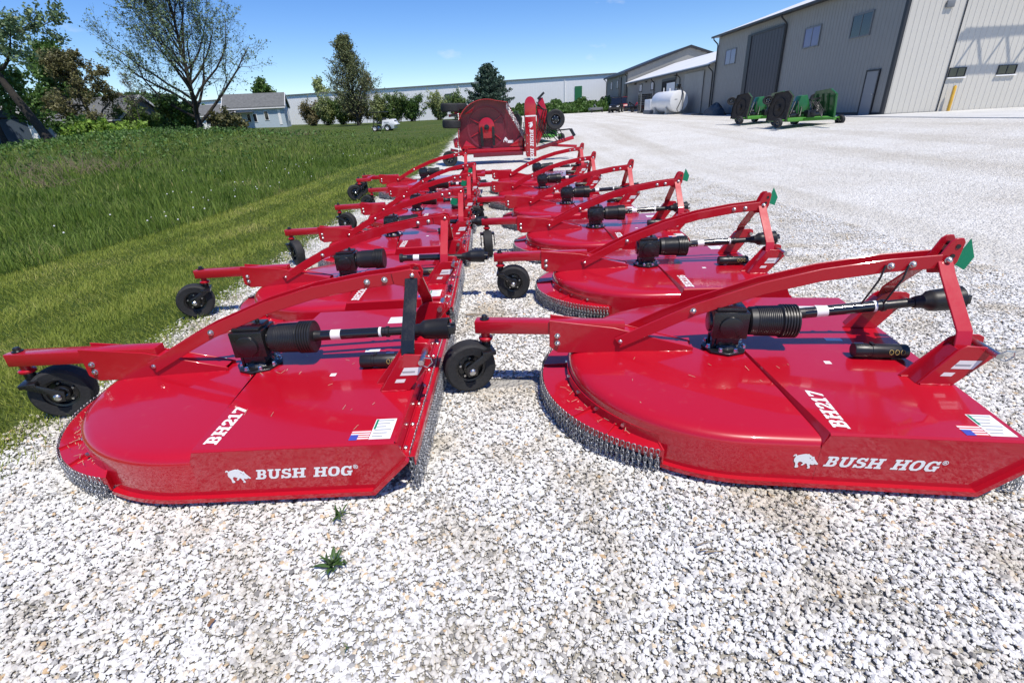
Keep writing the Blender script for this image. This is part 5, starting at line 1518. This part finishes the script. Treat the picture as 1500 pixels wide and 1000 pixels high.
# ------------------------------------------------------------------ trees and shrubs
BARK = mat('bark', (.030, .025, .020), .9, bump=(8, .8, .04), var=(3, .3))
BARKG = mat('grey_bark', (.095, .085, .072), .9, bump=(8, .8, .04), var=(3, .3))
def leafmat(n, c): return mat(n, c, .55, island=.45, trans=.3, var=(.5, .18))
LF = {'spring': leafmat('spring_leaf', (0.128, 0.196, 0.048)), 'olive': leafmat('olive_bud', (0.204, 0.178, 0.085)), 'green': leafmat('green_leaf', (0.085, 0.165, 0.032)),
      'silver': leafmat('silver_leaf', (0.170, 0.246, 0.119)), 'dark': leafmat('needle', (0.050, 0.092, 0.062)), 'lime': leafmat('lime_leaf', (0.204, 0.323, 0.043)), 'pale': leafmat('pale_leaf', (0.272, 0.323, 0.119)),
      'bronze': leafmat('bronze_leaf', (0.155, 0.150, 0.060)), 'cyp': leafmat('cypress_leaf', (0.160, 0.185, 0.075))}

def tubes(polys):
    """polys: list of (pts (k,3), radii (k,), sides) -> V, F arrays (quads)"""
    Vs, Fs, n = [], [], 0
    for P, r, s in polys:
        P = np.asarray(P); r = np.asarray(r)
        d = np.gradient(P, axis=0); d /= np.linalg.norm(d, axis=1)[:, None] + 1e-9
        ref = np.array([0.3, 0.9, .2]) if abs(d[0, 2]) > .7 else np.array([0, 0, 1.])
        a = np.cross(d, ref); a /= np.linalg.norm(a, axis=1)[:, None] + 1e-9
        b = np.cross(d, a)
        t = 2*np.pi*np.arange(s)/s
        V = P[:, None, :] + (a[:, None, :]*np.cos(t)[None, :, None] + b[:, None, :]*np.sin(t)[None, :, None])*r[:, None, None]
        k = len(P)
        i = np.arange(k-1)[:, None]*s; j = np.arange(s)[None, :]
        Fs.append(np.stack([i+j, i+(j+1) % s, i+s+(j+1) % s, i+s+j], -1).reshape(-1, 4) + n)
        Vs.append(V.reshape(-1, 3)); n += k*s
    return np.concatenate(Vs), np.concatenate(Fs)

def branch(rng, p, d, L, r0, nseg, up, wob):
    P = [np.array(p, float)]; d = np.array(d, float); d /= np.linalg.norm(d)
    for i in range(nseg):
        d = d + rng.normal(0, wob, 3) + np.array([0, 0, up]); d /= np.linalg.norm(d)
        P.append(P[-1] + d*L/nseg)
    return np.array(P), r0*(1 - .8*np.linspace(0, 1, nseg+1))

def side_dir(rng, d, ang):
    a = np.cross(d, rng.normal(0, 1, 3)); a /= np.linalg.norm(a) + 1e-9
    return d*math.cos(ang) + a*math.sin(ang)

def leaves(rng, C, size, elong=1.5):
    n = len(C)
    a = rng.normal(0, 1, (n, 3)); a /= np.linalg.norm(a, axis=1)[:, None]
    b = np.cross(a, rng.normal(0, 1, (n, 3))); b /= np.linalg.norm(b, axis=1)[:, None]
    s = size*rng.uniform(.6, 1.4, (n, 1))
    V = np.stack([C - a*s*elong*.5, C + b*s*.5, C + a*s*elong*.5, C - b*s*.5], 1).reshape(-1, 3)
    F = np.arange(4*n).reshape(n, 4)
    return V, F

def tree(name, label, cat, x, y, H, seed, limbs=9, z0=.12, z1=.9, elev=(25, 70), lenf=lambda f: .5, leader=True, lean=(0, 0), r=.02, subs=8, twigs=6, up=.05, leaf='spring', lsize=.12, per=6, bark=BARK, spread=.0, z=None, crown='crown', wob=.13, fine=0, scatter=.12, group=None):
    rng = np.random.default_rng(seed)
    z = Tz(x, y) if z is None else z
    root = empty(name, (x, y, z-.1), 0, label, cat, group)
    polys, tips = [], []
    tp = [np.zeros(3)]; d = np.array([lean[0], lean[1], 1.0]); d /= np.linalg.norm(d)
    th = H*(1.0 if leader else max(z1, .3))
    for i in range(10):
        d = d + rng.normal(0, .03, 3); d /= np.linalg.norm(d)
        tp.append(tp[-1] + d*th/10)
    tp = np.array(tp); tr = H*r*(1 - (.93 if leader else .55)*np.linspace(0, 1, 11)**.8)
    tr[0] *= 1.35
    polys.append((tp, tr, 9))
    ga = rng.uniform(0, 6)
    for i in range(limbs):
        f = z0 + (z1-z0)*(i+rng.uniform(0, .8))/limbs
        k = min(f*H/th, .999)*10; i0 = int(k); p = tp[i0]*(1-(k-i0)) + tp[min(i0+1, 10)]*(k-i0)
        ga += 2.399 + rng.normal(0, .3)
        e = R(elev[0] + (elev[1]-elev[0])*(f-z0)/max(z1-z0, .01) + rng.normal(0, 6))
        dd = np.array([math.cos(ga)*math.cos(e), math.sin(ga)*math.cos(e), math.sin(e)])
        L = H*lenf(f)*rng.uniform(.8, 1.15)
        r0 = max(.25*H*r, np.interp(f*H, np.linspace(0, th, 11), tr)*.62)
        P, rr = branch(rng, p, dd, L, r0, 7, up, wob)
        polys.append((P, np.maximum(rr, .012), 6))
        for j in range(subs):
            s = .22 + .78*(j+rng.uniform(0, .9))/subs
            k = s*7*.999; j0 = int(k); q = P[j0]*(1-(k-j0)) + P[j0+1]*(k-j0)
            dq = P[j0+1]-P[j0]; dq /= np.linalg.norm(dq)
            L2 = L*(.22 + .38*(1-s))*rng.uniform(.6, 1.25)
            P2, r2 = branch(rng, q, side_dir(rng, dq, R(rng.uniform(25, 55))), L2, max(.3*rr[j0], .012), 5, up*1.3, wob*1.2)
            polys.append((P2, np.maximum(r2, .009), 4))
            for t in range(twigs):
                s2 = .15 + .85*(t+rng.uniform(0, .9))/twigs
                k = s2*5*.999; j1 = int(k); q2 = P2[j1]*(1-(k-j1)) + P2[j1+1]*(k-j1)
                d2 = P2[j1+1]-P2[j1]; d2 /= np.linalg.norm(d2)
                L3 = (L2*.38 + .25)*rng.uniform(.5, 1.2)
                P3, r3 = branch(rng, q2, side_dir(rng, d2, R(rng.uniform(20, 55))), L3, .011, 3, up, wob*1.4)
                polys.append((P3, np.maximum(r3, .0065), 3))
                for u in range(fine):
                    q3 = P3[rng.integers(1, 3)]
                    P4, r4 = branch(rng, q3, side_dir(rng, d2, R(rng.uniform(25, 60))), L3*.55, .007, 2, up, wob)
                    polys.append((P4, np.maximum(r4, .0055), 3))
                    tips.append(P4)
                tips.append(P3)
    V, F = tubes(polys)
    link('trunk', np_mesh('trunk', V, F, bark, True), root)
    if per:
        C = []
        for P in tips:
            m_ = rng.poisson(per)
            if not m_: continue
            t = rng.uniform(.2, 1, m_)*(len(P)-1)*.999; i0 = t.astype(int); w = (t-i0)[:, None]
            C.append(P[i0]*(1-w) + P[i0+1]*w + rng.normal(0, scatter, (m_, 3)))
        C = np.concatenate(C)
        V, F = leaves(rng, C, lsize)
        link(crown, np_mesh(crown, V, F, LF[leaf]), root)
    return root

tree('shade_tree', 'tall half bare tree with many upright limbs rising behind the grassy mound', 'tree', -33.6, 62, 17.5, 21, limbs=34, z0=.07, z1=.85, elev=(36, 78), lenf=lambda f: .64-.42*f, r=.019, subs=13, twigs=8, fine=2, up=.05, leaf='silver', lsize=.125, per=1.9, bark=BARK, wob=.12)
tree('shade_tree', 'tall leaning tree with pale spring leaves at the left edge', 'tree', -36.3, 44.5, 15.5, 8, limbs=16, z0=.38, z1=.98, elev=(8, 60), lenf=lambda f: .50-.26*f, lean=(-.22, .0), r=.026, subs=11, twigs=7, fine=1, up=.04, leaf='silver', lsize=.17, per=7, scatter=.16)
tree('shade_tree', 'dark leafy tree standing left of the leaning trunk', 'tree', -45.0, 50, 8.6, 31, limbs=18, z0=.25, z1=.9, elev=(5, 60), lenf=lambda f: .5-.2*f, r=.03, subs=8, twigs=6, leaf='green', lsize=.22, per=9, scatter=.25)
tree('shade_tree', 'dense dark green tree between the leaning trunk and the brownish tree', 'tree', -52.5, 68, 9.0, 12, limbs=24, z0=.2, z1=.95, elev=(5, 65), lenf=lambda f: .42-.2*f, r=.03, subs=8, twigs=7, leaf='green', lsize=.24, per=10, scatter=.3)
tree('crabapple_tree', 'rounded brownish tree with crooked low trunk before the dark roofed house', 'tree', -42.2, 58, 7.4, 17, limbs=15, z0=.18, z1=.85, elev=(5, 62), lenf=lambda f: .56-.25*f, leader=False, r=.036, subs=10, twigs=7, fine=1, leaf='bronze', lsize=.14, per=6, wob=.2, bark=BARKG)
tree('bare_tree', 'small leafless tree at the right shoulder of the brownish tree', 'tree', -38.8, 60, 5.6, 44, limbs=9, z0=.3, z1=.95, elev=(20, 60), lenf=lambda f: .45-.2*f, r=.022, subs=8, twigs=6, fine=1, leaf='olive', lsize=.08, per=.5, bark=BARKG)
tree('pyramid_tree', 'tall pointed tree with steep upright branches before the white warehouse', 'tree', -19.6, 78, 10.6, 5, limbs=90, z0=.08, z1=.98, elev=(34, 66), lenf=lambda f: .40*min(1, .55+f*2)*(1-f)**.75+.06, r=.017, subs=9, twigs=5, fine=0, up=.045, leaf='cyp', lsize=.13, per=3.4, bark=BARK, wob=.07, scatter=.13)
def spruce(x, y, H, W, seed, label):
    rng = np.random.default_rng(seed)
    root = empty('spruce_tree', (x, y, Tz(x, y)-.1), 0, label, 'tree')
    polys = [(np.array([[0, 0, i*H/8] for i in range(9)]), .09*(1-np.linspace(0, .95, 9)), 8)]; C = []
    for i in range(150):
        f = (i+rng.uniform())/150; ga = i*2.399; L = W*(1-f)**.75*rng.uniform(.72, 1.12)*min(1, .55+f*4) + .12
        e = R(-12 + 55*f + rng.normal(0, 6)); dd = np.array([math.cos(ga)*math.cos(e), math.sin(ga)*math.cos(e), math.sin(e)])
        P, rr = branch(rng, (0, 0, .3+f*(H-.35)), dd, L, .03*(1-f)+.01, 5, .05, .07)
        polys.append((P, rr, 3))
        m_ = int(230*L/W)+20
        t = rng.uniform(.1, 1, m_)*5*.999; i0 = t.astype(int); w = (t-i0)[:, None]
        sp = .10 + .16*(1-t/5)
        C.append(P[i0]*(1-w)+P[i0+1]*w + rng.normal(0, 1, (m_, 3))*sp[:, None]*[1, 1, .55])
    V, F = tubes(polys); link('trunk', np_mesh('trunk', V, F, BARK, True), root)
    V, F = leaves(rng, np.concatenate(C), .11, 2.2); link('crown', np_mesh('crown', V, F, LF['dark']), root)
spruce(-.35, 55, 5.4, 3.2, 3, 'blue green spruce right behind the big red folding cutter')

def shrub(name, label, x, y, H, W, seed, leaf, lsize=.2, per=7, stems=16, elev=(35, 80), group=None, z=None, bark=BARK, cat='shrub', subs=6, twigs=5, fine=0, scatter=.16):
    rng = np.random.default_rng(seed)
    z = Tz(x, y) if z is None else z
    root = empty(name, (x, y, z-.05), 0, label, cat, group)
    polys, tips = [], []
    for i in range(stems):
        ga = i*2.399+rng.normal(0, .3); e = R(rng.uniform(*elev))
        dd = np.array([math.cos(ga)*math.cos(e), math.sin(ga)*math.cos(e), math.sin(e)])
        L = min(H/max(math.sin(e), .2), 1.15*W/max(math.cos(e), .12))*rng.uniform(.75, 1.05)
        P, rr = branch(rng, (rng.normal(0, W*.15), rng.normal(0, W*.15), 0), dd, L, .035, 6, .05, .10)
        polys.append((P, np.maximum(rr, .01), 5))
        for j in range(subs):
            k = rng.uniform(1.2, 5.99); j0 = int(k); q = P[j0]
            dq = P[j0+1]-P[j0]; dq /= np.linalg.norm(dq)
            P2, r2 = branch(rng, q, side_dir(rng, dq, R(rng.uniform(20, 50))), L*.3*rng.uniform(.6, 1.2), .014, 4, .06, .12)
            polys.append((P2, np.maximum(r2, .007), 3)); tips.append(P2)
            for t in range(twigs):
                q2 = P2[rng.integers(1, 4)]
                P3, r3 = branch(rng, q2, side_dir(rng, dq, R(rng.uniform(20, 55))), L*.13*rng.uniform(.6, 1.2), .008, 2, .04, .12)
                polys.append((P3, np.maximum(r3, .006), 3)); tips.append(P3)
    V, F = tubes(polys); link('stem', np_mesh('stem', V, F, bark, True), root)
    C = []
    for P in tips:
        m_ = rng.poisson(per)
        if not m_: continue
        t = rng.uniform(.1, 1, m_)*(len(P)-1)*.999; i0 = t.astype(int); w = (t-i0)[:, None]
        C.append(P[i0]*(1-w)+P[i0+1]*w + rng.normal(0, scatter, (m_, 3)))
    V, F = leaves(rng, np.concatenate(C), lsize); link('crown', np_mesh('crown', V, F, LF[leaf]), root)
    return root
G1 = 'overgrown hedge shrubs before the warehouse'
for i, (x, y, H, W, lf, lab) in enumerate((
    (-30.3, 91, 3.4, 1.5, 'olive', 'brownish shrub just right of the pale blue farmhouse'),
    (-27.8, 91, 4.3, 1.7, 'pale', 'pale green upright shrub, leftmost tall one before the warehouse'),
    (-25.3, 91, 4.1, 1.7, 'spring', 'light green shrub left of the pointed tree'),
    (-22.8, 91, 3.8, 1.8, 'bronze', 'brown green shrub half hidden by the pointed tree at its left'),
    (-19.2, 92, 4.0, 1.8, 'pale', 'pale shrub right behind the trunk of the pointed tree'),
    (-16.4, 91, 4.2, 1.7, 'spring', 'light green shrub just right of the pointed tree'),
    (-13.7, 91, 3.6, 1.9, 'green', 'round dark green shrub, rightmost of the row before the warehouse'),
    (-9.4, 93, 4.4, 1.5, 'pale', 'pale fan shaped shrub above the stacked black wheels'),
    (-6.0, 93, 4.0, 1.3, 'spring', 'small pale shrub left of the blue green spruce'))):
    shrub('hedge_shrub', lab, x, y, H, W, 60+i, lf, .15, 6, 26, (42, 86), G1, subs=8)
for i, (x, y, H, W, lf, lab) in enumerate((
    (-39.8, 63, 4.4, 2.6, 'spring', 'large light green bush between brownish tree and bare tree, left part'),
    (-36.6, 64, 4.2, 2.4, 'green', 'large green bush directly left of the bare tree trunk'),
    (-35.9, 48.5, 1.7, 2.0, 'lime', 'yellow green low bush at the foot of the leaning tree'),
    (-33.2, 50, 1.3, 1.6, 'lime', 'yellow green low bush right of the one under the leaning tree'),
    (-42.0, 55, 2.2, 1.8, 'green', 'dark low bush under the brownish tree'),
    (-31.5, 64, 2.3, 1.6, 'bronze', 'brown scrub at the right foot of the bare tree'))):
    shrub('bush', lab, x, y, H, W, 90+i, lf, .20, 10, 20, (15, 80), 'bushes round the houses')
tree('far_tree', 'rounded green tree behind the farmhouse roof', 'tree', -46.0, 112, 7.0, 71, limbs=16, z0=.2, z1=.95, elev=(5, 65), lenf=lambda f: .42-.2*f, r=.03, subs=7, twigs=6, leaf='green', lsize=.35, per=9, scatter=.35)
tree('far_tree', 'pale feathery tree above the warehouse roof right of the farmhouse', 'tree', -42.5, 138, 8.7, 72, limbs=16, z0=.2, z1=.95, elev=(35, 75), lenf=lambda f: .42-.2*f, r=.02, subs=7, twigs=6, leaf='pale', lsize=.35, per=4, scatter=.3)
tree('far_tree', 'greyish bare tree above the warehouse roof left of the pointed tree', 'tree', -31.5, 140, 9.7, 73, limbs=14, z0=.2, z1=.95, elev=(25, 70), lenf=lambda f: .42-.2*f, r=.02, subs=7, twigs=6, leaf='olive', lsize=.3, per=3, scatter=.3)

def leaf_mass(name, label, cat, pts_fn, n, size, leaf, seed, kind='stuff'):
    rng = np.random.default_rng(seed)
    C = pts_fn(rng, n)
    V, F = leaves(rng, C, size)
    o = link(name, np_mesh(name, V, F, LF[leaf])); tag(o, label, cat, kind=kind); return o
def hedge_pts(rng, n):
    t = rng.uniform(0, 1, n); x = -2 + 24.5*t; y = 90 + rng.uniform(-1.5, 9, n)
    top = (1.7 + .35*np.sin(x*1.3) + .3*np.sin(x*2.9+1) + .18*np.sin(x*6.1))*np.clip((y-87.5)/5, .2, 1)
    return np.stack([x, y, T(x, y) + top*rng.uniform(0, 1, n)**.6], -1)
leaf_mass('hedge', 'low dark green scrub bank along the foot of the white warehouse', 'hedge', hedge_pts, 26000, .28, 'green', 5)
def scrub_pts(rng, n):
    x = rng.uniform(-100, -52, n); y = rng.uniform(88, 100, n)
    top = 4.5 + 1.5*np.sin(x*.5) + np.sin(x*1.3)
    return np.stack([x, y, 2 + top*rng.uniform(0, 1, n)**.7], -1)
leaf_mass('far_scrub', 'dense far scrub behind the houses at the left', 'scrub', scrub_pts, 22000, .45, 'green', 6)

# ------------------------------------------------------------------ grass (stuff)
def grassmat(n, cols):
    M = bpy.data.materials.new(n); M.use_nodes = True
    nt = M.node_tree; N, L = nt.nodes, nt.links
    b = N['Principled BSDF']; b.inputs['Roughness'].default_value = .55; b.inputs['Specular IOR Level'].default_value = .25
    geo = N.new('ShaderNodeNewGeometry')
    n1 = N.new('ShaderNodeTexNoise'); n1.inputs['Scale'].default_value = .8; n1.inputs['Detail'].default_value = 5; L.new(geo.outputs['Position'], n1.inputs['Vector'])
    mu = N.new('ShaderNodeMath'); mu.operation = 'MULTIPLY_ADD'; mu.inputs[1].default_value = .55; L.new(geo.outputs['Random Per Island'], mu.inputs[0])
    m2 = N.new('ShaderNodeMath'); m2.operation = 'MULTIPLY_ADD'; m2.inputs[1].default_value = 1.3; m2.inputs[2].default_value = -.42; L.new(n1.outputs[0], m2.inputs[0])
    L.new(m2.outputs[0], mu.inputs[2])
    r = N.new('ShaderNodeValToRGB'); e = r.color_ramp.elements
    while len(e) < len(cols): e.new(.5)
    for i, (p, c) in enumerate(cols): e[i].position = p; e[i].color = (*c, 1)
    L.new(mu.outputs[0], r.inputs[0]); L.new(r.outputs[0], b.inputs['Base Color'])
    t = N.new('ShaderNodeBsdfTranslucent'); L.new(r.outputs[0], t.inputs[0])
    mx = N.new('ShaderNodeMixShader'); mx.inputs[0].default_value = .35
    L.new(b.outputs[0], mx.inputs[1]); L.new(t.outputs[0], mx.inputs[2]); L.new(mx.outputs[0], N['Material Output'].inputs[0])
    return M
MOWN = grassmat('mown_grass_blade', [(0, (.135, .195, .028)), (.4, (.235, .295, .045)), (.75, (.35, .38, .075)), (1, (.52, .46, .19))])
TALL = grassmat('tall_grass_blade', [(0, (.070, .125, .020)), (.45, (.125, .20, .030)), (.8, (.205, .275, .050)), (1, (.42, .37, .15))])

def blades(rng, x, y, h, w, bend, seg=1, lean=None):
    n = len(x); z = T(x, y) - .01
    az = rng.uniform(0, 2*np.pi, n); lz = rng.uniform(0, 2*np.pi, n)
    ax, ay = np.cos(az)*w/2, np.sin(az)*w/2
    bx, by = np.cos(lz)*bend, np.sin(lz)*bend
    if lean is not None: by = by + lean
    B = np.stack([x, y, z], -1)
    if seg == 1:
        V = np.stack([B + np.stack([-ax, -ay, 0*x], -1), B + np.stack([ax, ay, 0*x], -1), B + np.stack([bx, by, h], -1)], 1)
        return V.reshape(-1, 3), np.arange(3*n).reshape(n, 3)
    M_ = B + np.stack([bx*.35, by*.35, h*.62], -1)
    V = np.stack([B + np.stack([-ax, -ay, 0*x], -1), B + np.stack([ax, ay, 0*x], -1), M_ + np.stack([ax*.7, ay*.7, 0*x], -1), M_ + np.stack([-ax*.7, -ay*.7, 0*x], -1), B + np.stack([bx, by, h], -1)], 1)
    i = np.arange(n)[:, None]*5
    F = np.concatenate([i + np.array([[0, 1, 2]]), i + np.array([[0, 2, 3]]), i + np.array([[3, 2, 4]])])
    return V.reshape(-1, 3), F
rng = np.random.default_rng(77)
def sample(n, x0, x1, y0, y1, d0, cond):
    x = rng.uniform(x0, x1, n); y = rng.uniform(y0, y1, n)
    d = np.hypot(x, y)
    k = (rng.uniform(0, 1, n) < np.minimum(1, (d0/d)**2)) & cond(x, y) & (np.abs(x) < 1.12*y + 2.2)
    return x[k], y[k], d[k]
def stripes(x, y):       # passes of the mower run along the strip
    return .5 + .5*np.sin((x - mow_x(y))*2*np.pi/1.35)
x, y, d = sample(1500000, -9, -2, 1.2, 34, 5.0, lambda x, y: (x < edge_x(y) - .05 + rng.normal(0, .22, x.shape)) & (x > mow_x(y) - .15))
st = stripes(x, y)
keep = rng.uniform(0, 1, len(x)) < np.clip(.35 + .65*(edge_x(y) + .1 - x)/1.3, .25, 1)
x, y, d, st = x[keep], y[keep], d[keep], st[keep]
V, F = blades(rng, x, y, rng.uniform(.03, .075, len(x))*(.85+.3*st), .0075*np.maximum(1, d/7), rng.uniform(.01, .05, len(x)), 1, np.where(st > .5, .016, -.012))
tag(link('mown_grass', np_mesh('mown_grass', V, F, MOWN)), 'strip of short mown grass between the gravel and the tall grass', 'grass', kind='stuff')
n_mown = len(F)
def tallc(x, y): return (x < mow_x(y) + rng.normal(0, .08, x.shape))
x, y, d = sample(1400000, -48, -2.6, 4, 60, 9.0, tallc)
nz = .6*np.sin(x*3.1+2*np.sin(y*1.7))*np.sin(y*2.3) + np.sin(x*.9+1.3*np.sin(y*.7))*np.sin(y*.8+np.sin(x*1.1))
far = np.clip((y-29)/8, 0, 1)*np.clip((x+17)/4, 0, 1)      # the lawn round the cart is short
h = rng.uniform(.08, .33, len(x))*(1+.42*nz)*(1-.8*far)*(1-.35*np.clip((y-24)/10, 0, 1))
V, F = blades(rng, x, y, h, .011*np.maximum(1, d/9), rng.uniform(.03, .20, len(x))*(1-.6*far), 2)
tag(link('tall_grass', np_mesh('tall_grass', V, F, TALL)), 'uncut tall grass covering the field and mound at the left', 'grass', kind='stuff')
print('BLADES', n_mown, len(F))
# weeds on the mound: broad leafy clumps
k = 900
x = rng.normal(-23, 6, k); y = rng.normal(32, 5, k)
C = []
for i in range(k):
    if x[i] > mow_x(y[i]) - .6: continue
    m_ = 9; C.append(np.stack([x[i]+rng.normal(0, .16, m_), y[i]+rng.normal(0, .16, m_), Tz(x[i], y[i]) + rng.uniform(.05, .38, m_)], -1))
V, F = leaves(rng, np.concatenate(C), .07, 2.2)
tag(link('weeds', np_mesh('weeds', V, F, LF['green'])), 'broad leaved weeds overgrowing the mound', 'weeds', kind='stuff')
# dandelion clocks
DOWN = mat('dandelion_down', (.75, .75, .72), .9)
mbd = MB()
for i in range(55):
    yy = rng.uniform(7, 26); xx = mow_x(yy) - abs(rng.normal(.8, 2.0)) + .4
    zz = Tz(xx, yy)+rng.uniform(.14, .36)
    mbd.lathe([(.005, -.015), (.014, -.009), (.017, 0), (.013, .010), (.004, .015)], (xx, yy, zz), (0, 0, 1), 6)
tag(mbd.build('dandelion_clocks', DOWN), 'white dandelion clocks scattered in the tall grass', 'dandelions', kind='stuff')
# dead brush
DRY = mat('dry_stem', (.22, .17, .11), .85, island=.3)
def brush(x, y, W, H, n, seed, label):
    r_ = np.random.default_rng(seed); polys = []
    for i in range(n):
        p = np.array([r_.normal(0, W*.5), r_.normal(0, W*.4), 0])
        d_ = np.array([r_.normal(0, .6), r_.normal(0, .5), 1])
        P, rr = branch(r_, p, d_, H*r_.uniform(.5, 1.3), .008, 4, -.06, .22); polys.append((P, np.maximum(rr, .004), 3))
    V, F = tubes(polys)
    tag(link('dry_brush', np_mesh('dry_brush', V, F, DRY), None, (x, y, Tz(x, y))), label, 'dry brush', kind='stuff')
brush(-17.5, 21.5, 2.6, .75, 300, 1, 'large tangle of dead brown stems in the tall grass below the bare tree')
brush(-15.2, 17.8, .8, .65, 60, 2, 'small pale tuft of dead stems left of the large brown tangle')
brush(-15.5, 40.0, 2.6, .5, 260, 3, 'low dead stems on the mound left of the white cart')

# ------------------------------------------------------------------ weeds and litter on the gravel
WEEDM = mat('weed_leaf', (.06, .12, .03), .5, island=.3, trans=.25)
def weed(x, y, s, n, seed, label):
    r_ = np.random.default_rng(seed)
    root = empty('weed', (x, y, Tz(x, y)+.012), 0, label, 'weed', 'weeds in the gravel')
    for i in range(n):
        a = i*2.399 + r_.normal(0, .5); e = r_.uniform(.15, 1.45); L = s*r_.uniform(.35, 1.25); w = s*r_.uniform(.10, .20)
        pts = []; p = Vector((r_.normal(0, s*.18), r_.normal(0, s*.18), 0)); d_ = Vector((math.cos(a)*math.cos(e), math.sin(a)*math.cos(e), math.sin(e)))
        sd_ = Vector((-math.sin(a), math.cos(a), 0)); V = []
        for k_ in range(5):
            ww = w*(.35, .8, 1, .7, .05)[k_]
            V += [p + sd_*ww/2, p + Vector((0, 0, -.12*ww)), p - sd_*ww/2]
            d_ = (d_ + Vector((r_.normal(0, .12), r_.normal(0, .12), -.16))).normalized(); p = p + d_*L/4
        F = []
        for k_ in range(4):
            b_ = 3*k_; F += [(b_, b_+1, b_+4, b_+3), (b_+1, b_+2, b_+5, b_+4)]
        MB().add(V, F).build('leaf', WEEDM, root, smooth=60)
weed(-.905, 1.72, .088, 40, 1, 'larger dark green weed in the gravel before the near left cutter')
weed(-.973, 2.05, .06, 26, 2, 'smaller weed in the gravel right at the near left cutter skirt')
weed(4.4, 8.6, .16, 20, 3, 'weed clump in the open lot behind the mast of the third right cutter')
weed(3.9, 9.4, .12, 14, 4, 'weed tuft in the open lot near the mast of the fourth right cutter')
weed(-.72, 1.30, .03, 8, 5, 'tiny seedling weed below the larger dark green weed')
weed(.82, 1.95, .03, 8, 7, 'tiny seedling weed at the skirt of the near right cutter')
def stick(x, y, rz, L, label):
    r_ = np.random.default_rng(int(abs(x*1000)))
    polys = []
    for i in range(3):
        P, rr = branch(r_, (r_.normal(0, .012), r_.normal(0, .012), .012), (math.cos(rz+r_.normal(0, .12)), math.sin(rz+r_.normal(0, .12)), .06), L*r_.uniform(.6, 1), .0045, 5, -.012, .06)
        polys.append((P, rr, 5))
    V, F = tubes(polys)
    tag(link('dry_stalk', np_mesh('dry_stalk', V, F, DRY), None, (x, y, Tz(x, y)+.008)), label, 'dry stalk', 'dry stalks on the gravel')
stick(.87, 1.66, .35, .11, 'bent dry stalk lying on the gravel before the near right cutter')
stick(-.52, 3.9, .3, .22, 'dry stalk at the chain curtain of the near left cutter')
stick(-.42, 4.9, -.2, .35, 'dry stalk lying in the lane between the two rows')
stick(-.25, 4.35, .05, .3, 'thin dry stalk in the lane before the second right tail wheel')
DEAD = mat('dead_leaf', (.20, .11, .06), .8, island=.3)
def dead_leaf(x, y, s, label):
    r_ = np.random.default_rng(int(abs(x*777+y*77)))
    n = 9; V = [(0, 0, 0)]
    for i in range(n):
        a = 2*math.pi*i/n; rr = s*(.6+.4*abs(math.cos(a)))*r_.uniform(.7, 1.1)
        V.append((rr*math.cos(a), rr*.7*math.sin(a), s*r_.uniform(.05, .35)))
    o = MB().add(V, [(0, i+1, (i+1) % n+1) for i in range(n)]).build('dead_leaf', DEAD, None, (x, y, Tz(x, y)+.014), (0, 0, r_.uniform(0, 6)), smooth=60)
    tag(o, label, 'leaf', 'dead leaves on the gravel')
dead_leaf(-.60, 2.45, .035, 'brown dead leaf at the chain curtain corner of the near left cutter')
dead_leaf(-2.62, 2.50, .06, 'reddish dead leaf on the grass edge left of the near left cutter')
dead_leaf(-1.35, 1.45, .022, 'small brown dead leaf in the foreground gravel at the left')

# dry plant litter caught between the stones
LIT = mat('dry_litter', (.11, .085, .045), .9, island=.5)
r_ = np.random.default_rng(12); polys = []
spots = [(.75, 2.02, .22, 60), (1.45, 2.0, .18, 40), (2.05, 1.72, .16, 40), (1.75, 1.42, .25, 70), (.45, 1.9, .25, 60), (-.55, 1.55, .22, 60), (-.35, 2.1, .25, 60), (.25, 1.25, .2, 50), (-.6, 1.12, .15, 30), (1.0, 1.75, .3, 60),
         (2.6, 1.5, .2, 40), (-2.3, 2.3, .2, 40), (-.45, 3.2, .15, 30), (-.45, 4.4, .2, 40), (3.4, 2.6, .4, 60), (-1.6, 1.3, .25, 40), (3.6, 6.6, .6, 80), (4.0, 8.8, .7, 90), (-3.0, 3.0, .3, 80), (-3.2, 4.2, .4, 120), (-3.3, 6.0, .5, 120), (-3.2, 8, .6, 120)]
for (cx, cy, s, n) in spots:
    for i in range(n):
        x, y = cx + r_.normal(0, s*.6), cy + r_.normal(0, s*.45)
        P, rr = branch(r_, (x, y, Tz(x, y)+.006), (r_.normal(), r_.normal(), r_.uniform(.1, .8)), r_.uniform(.014, .045), .0015, 2, .0, .25)
        polys.append((P, np.maximum(rr, .0009), 3))
V, F = tubes(polys)
tag(link('plant_litter', np_mesh('plant_litter', V, F, LIT)), 'dry plant litter caught between the gravel stones', 'litter', kind='stuff')
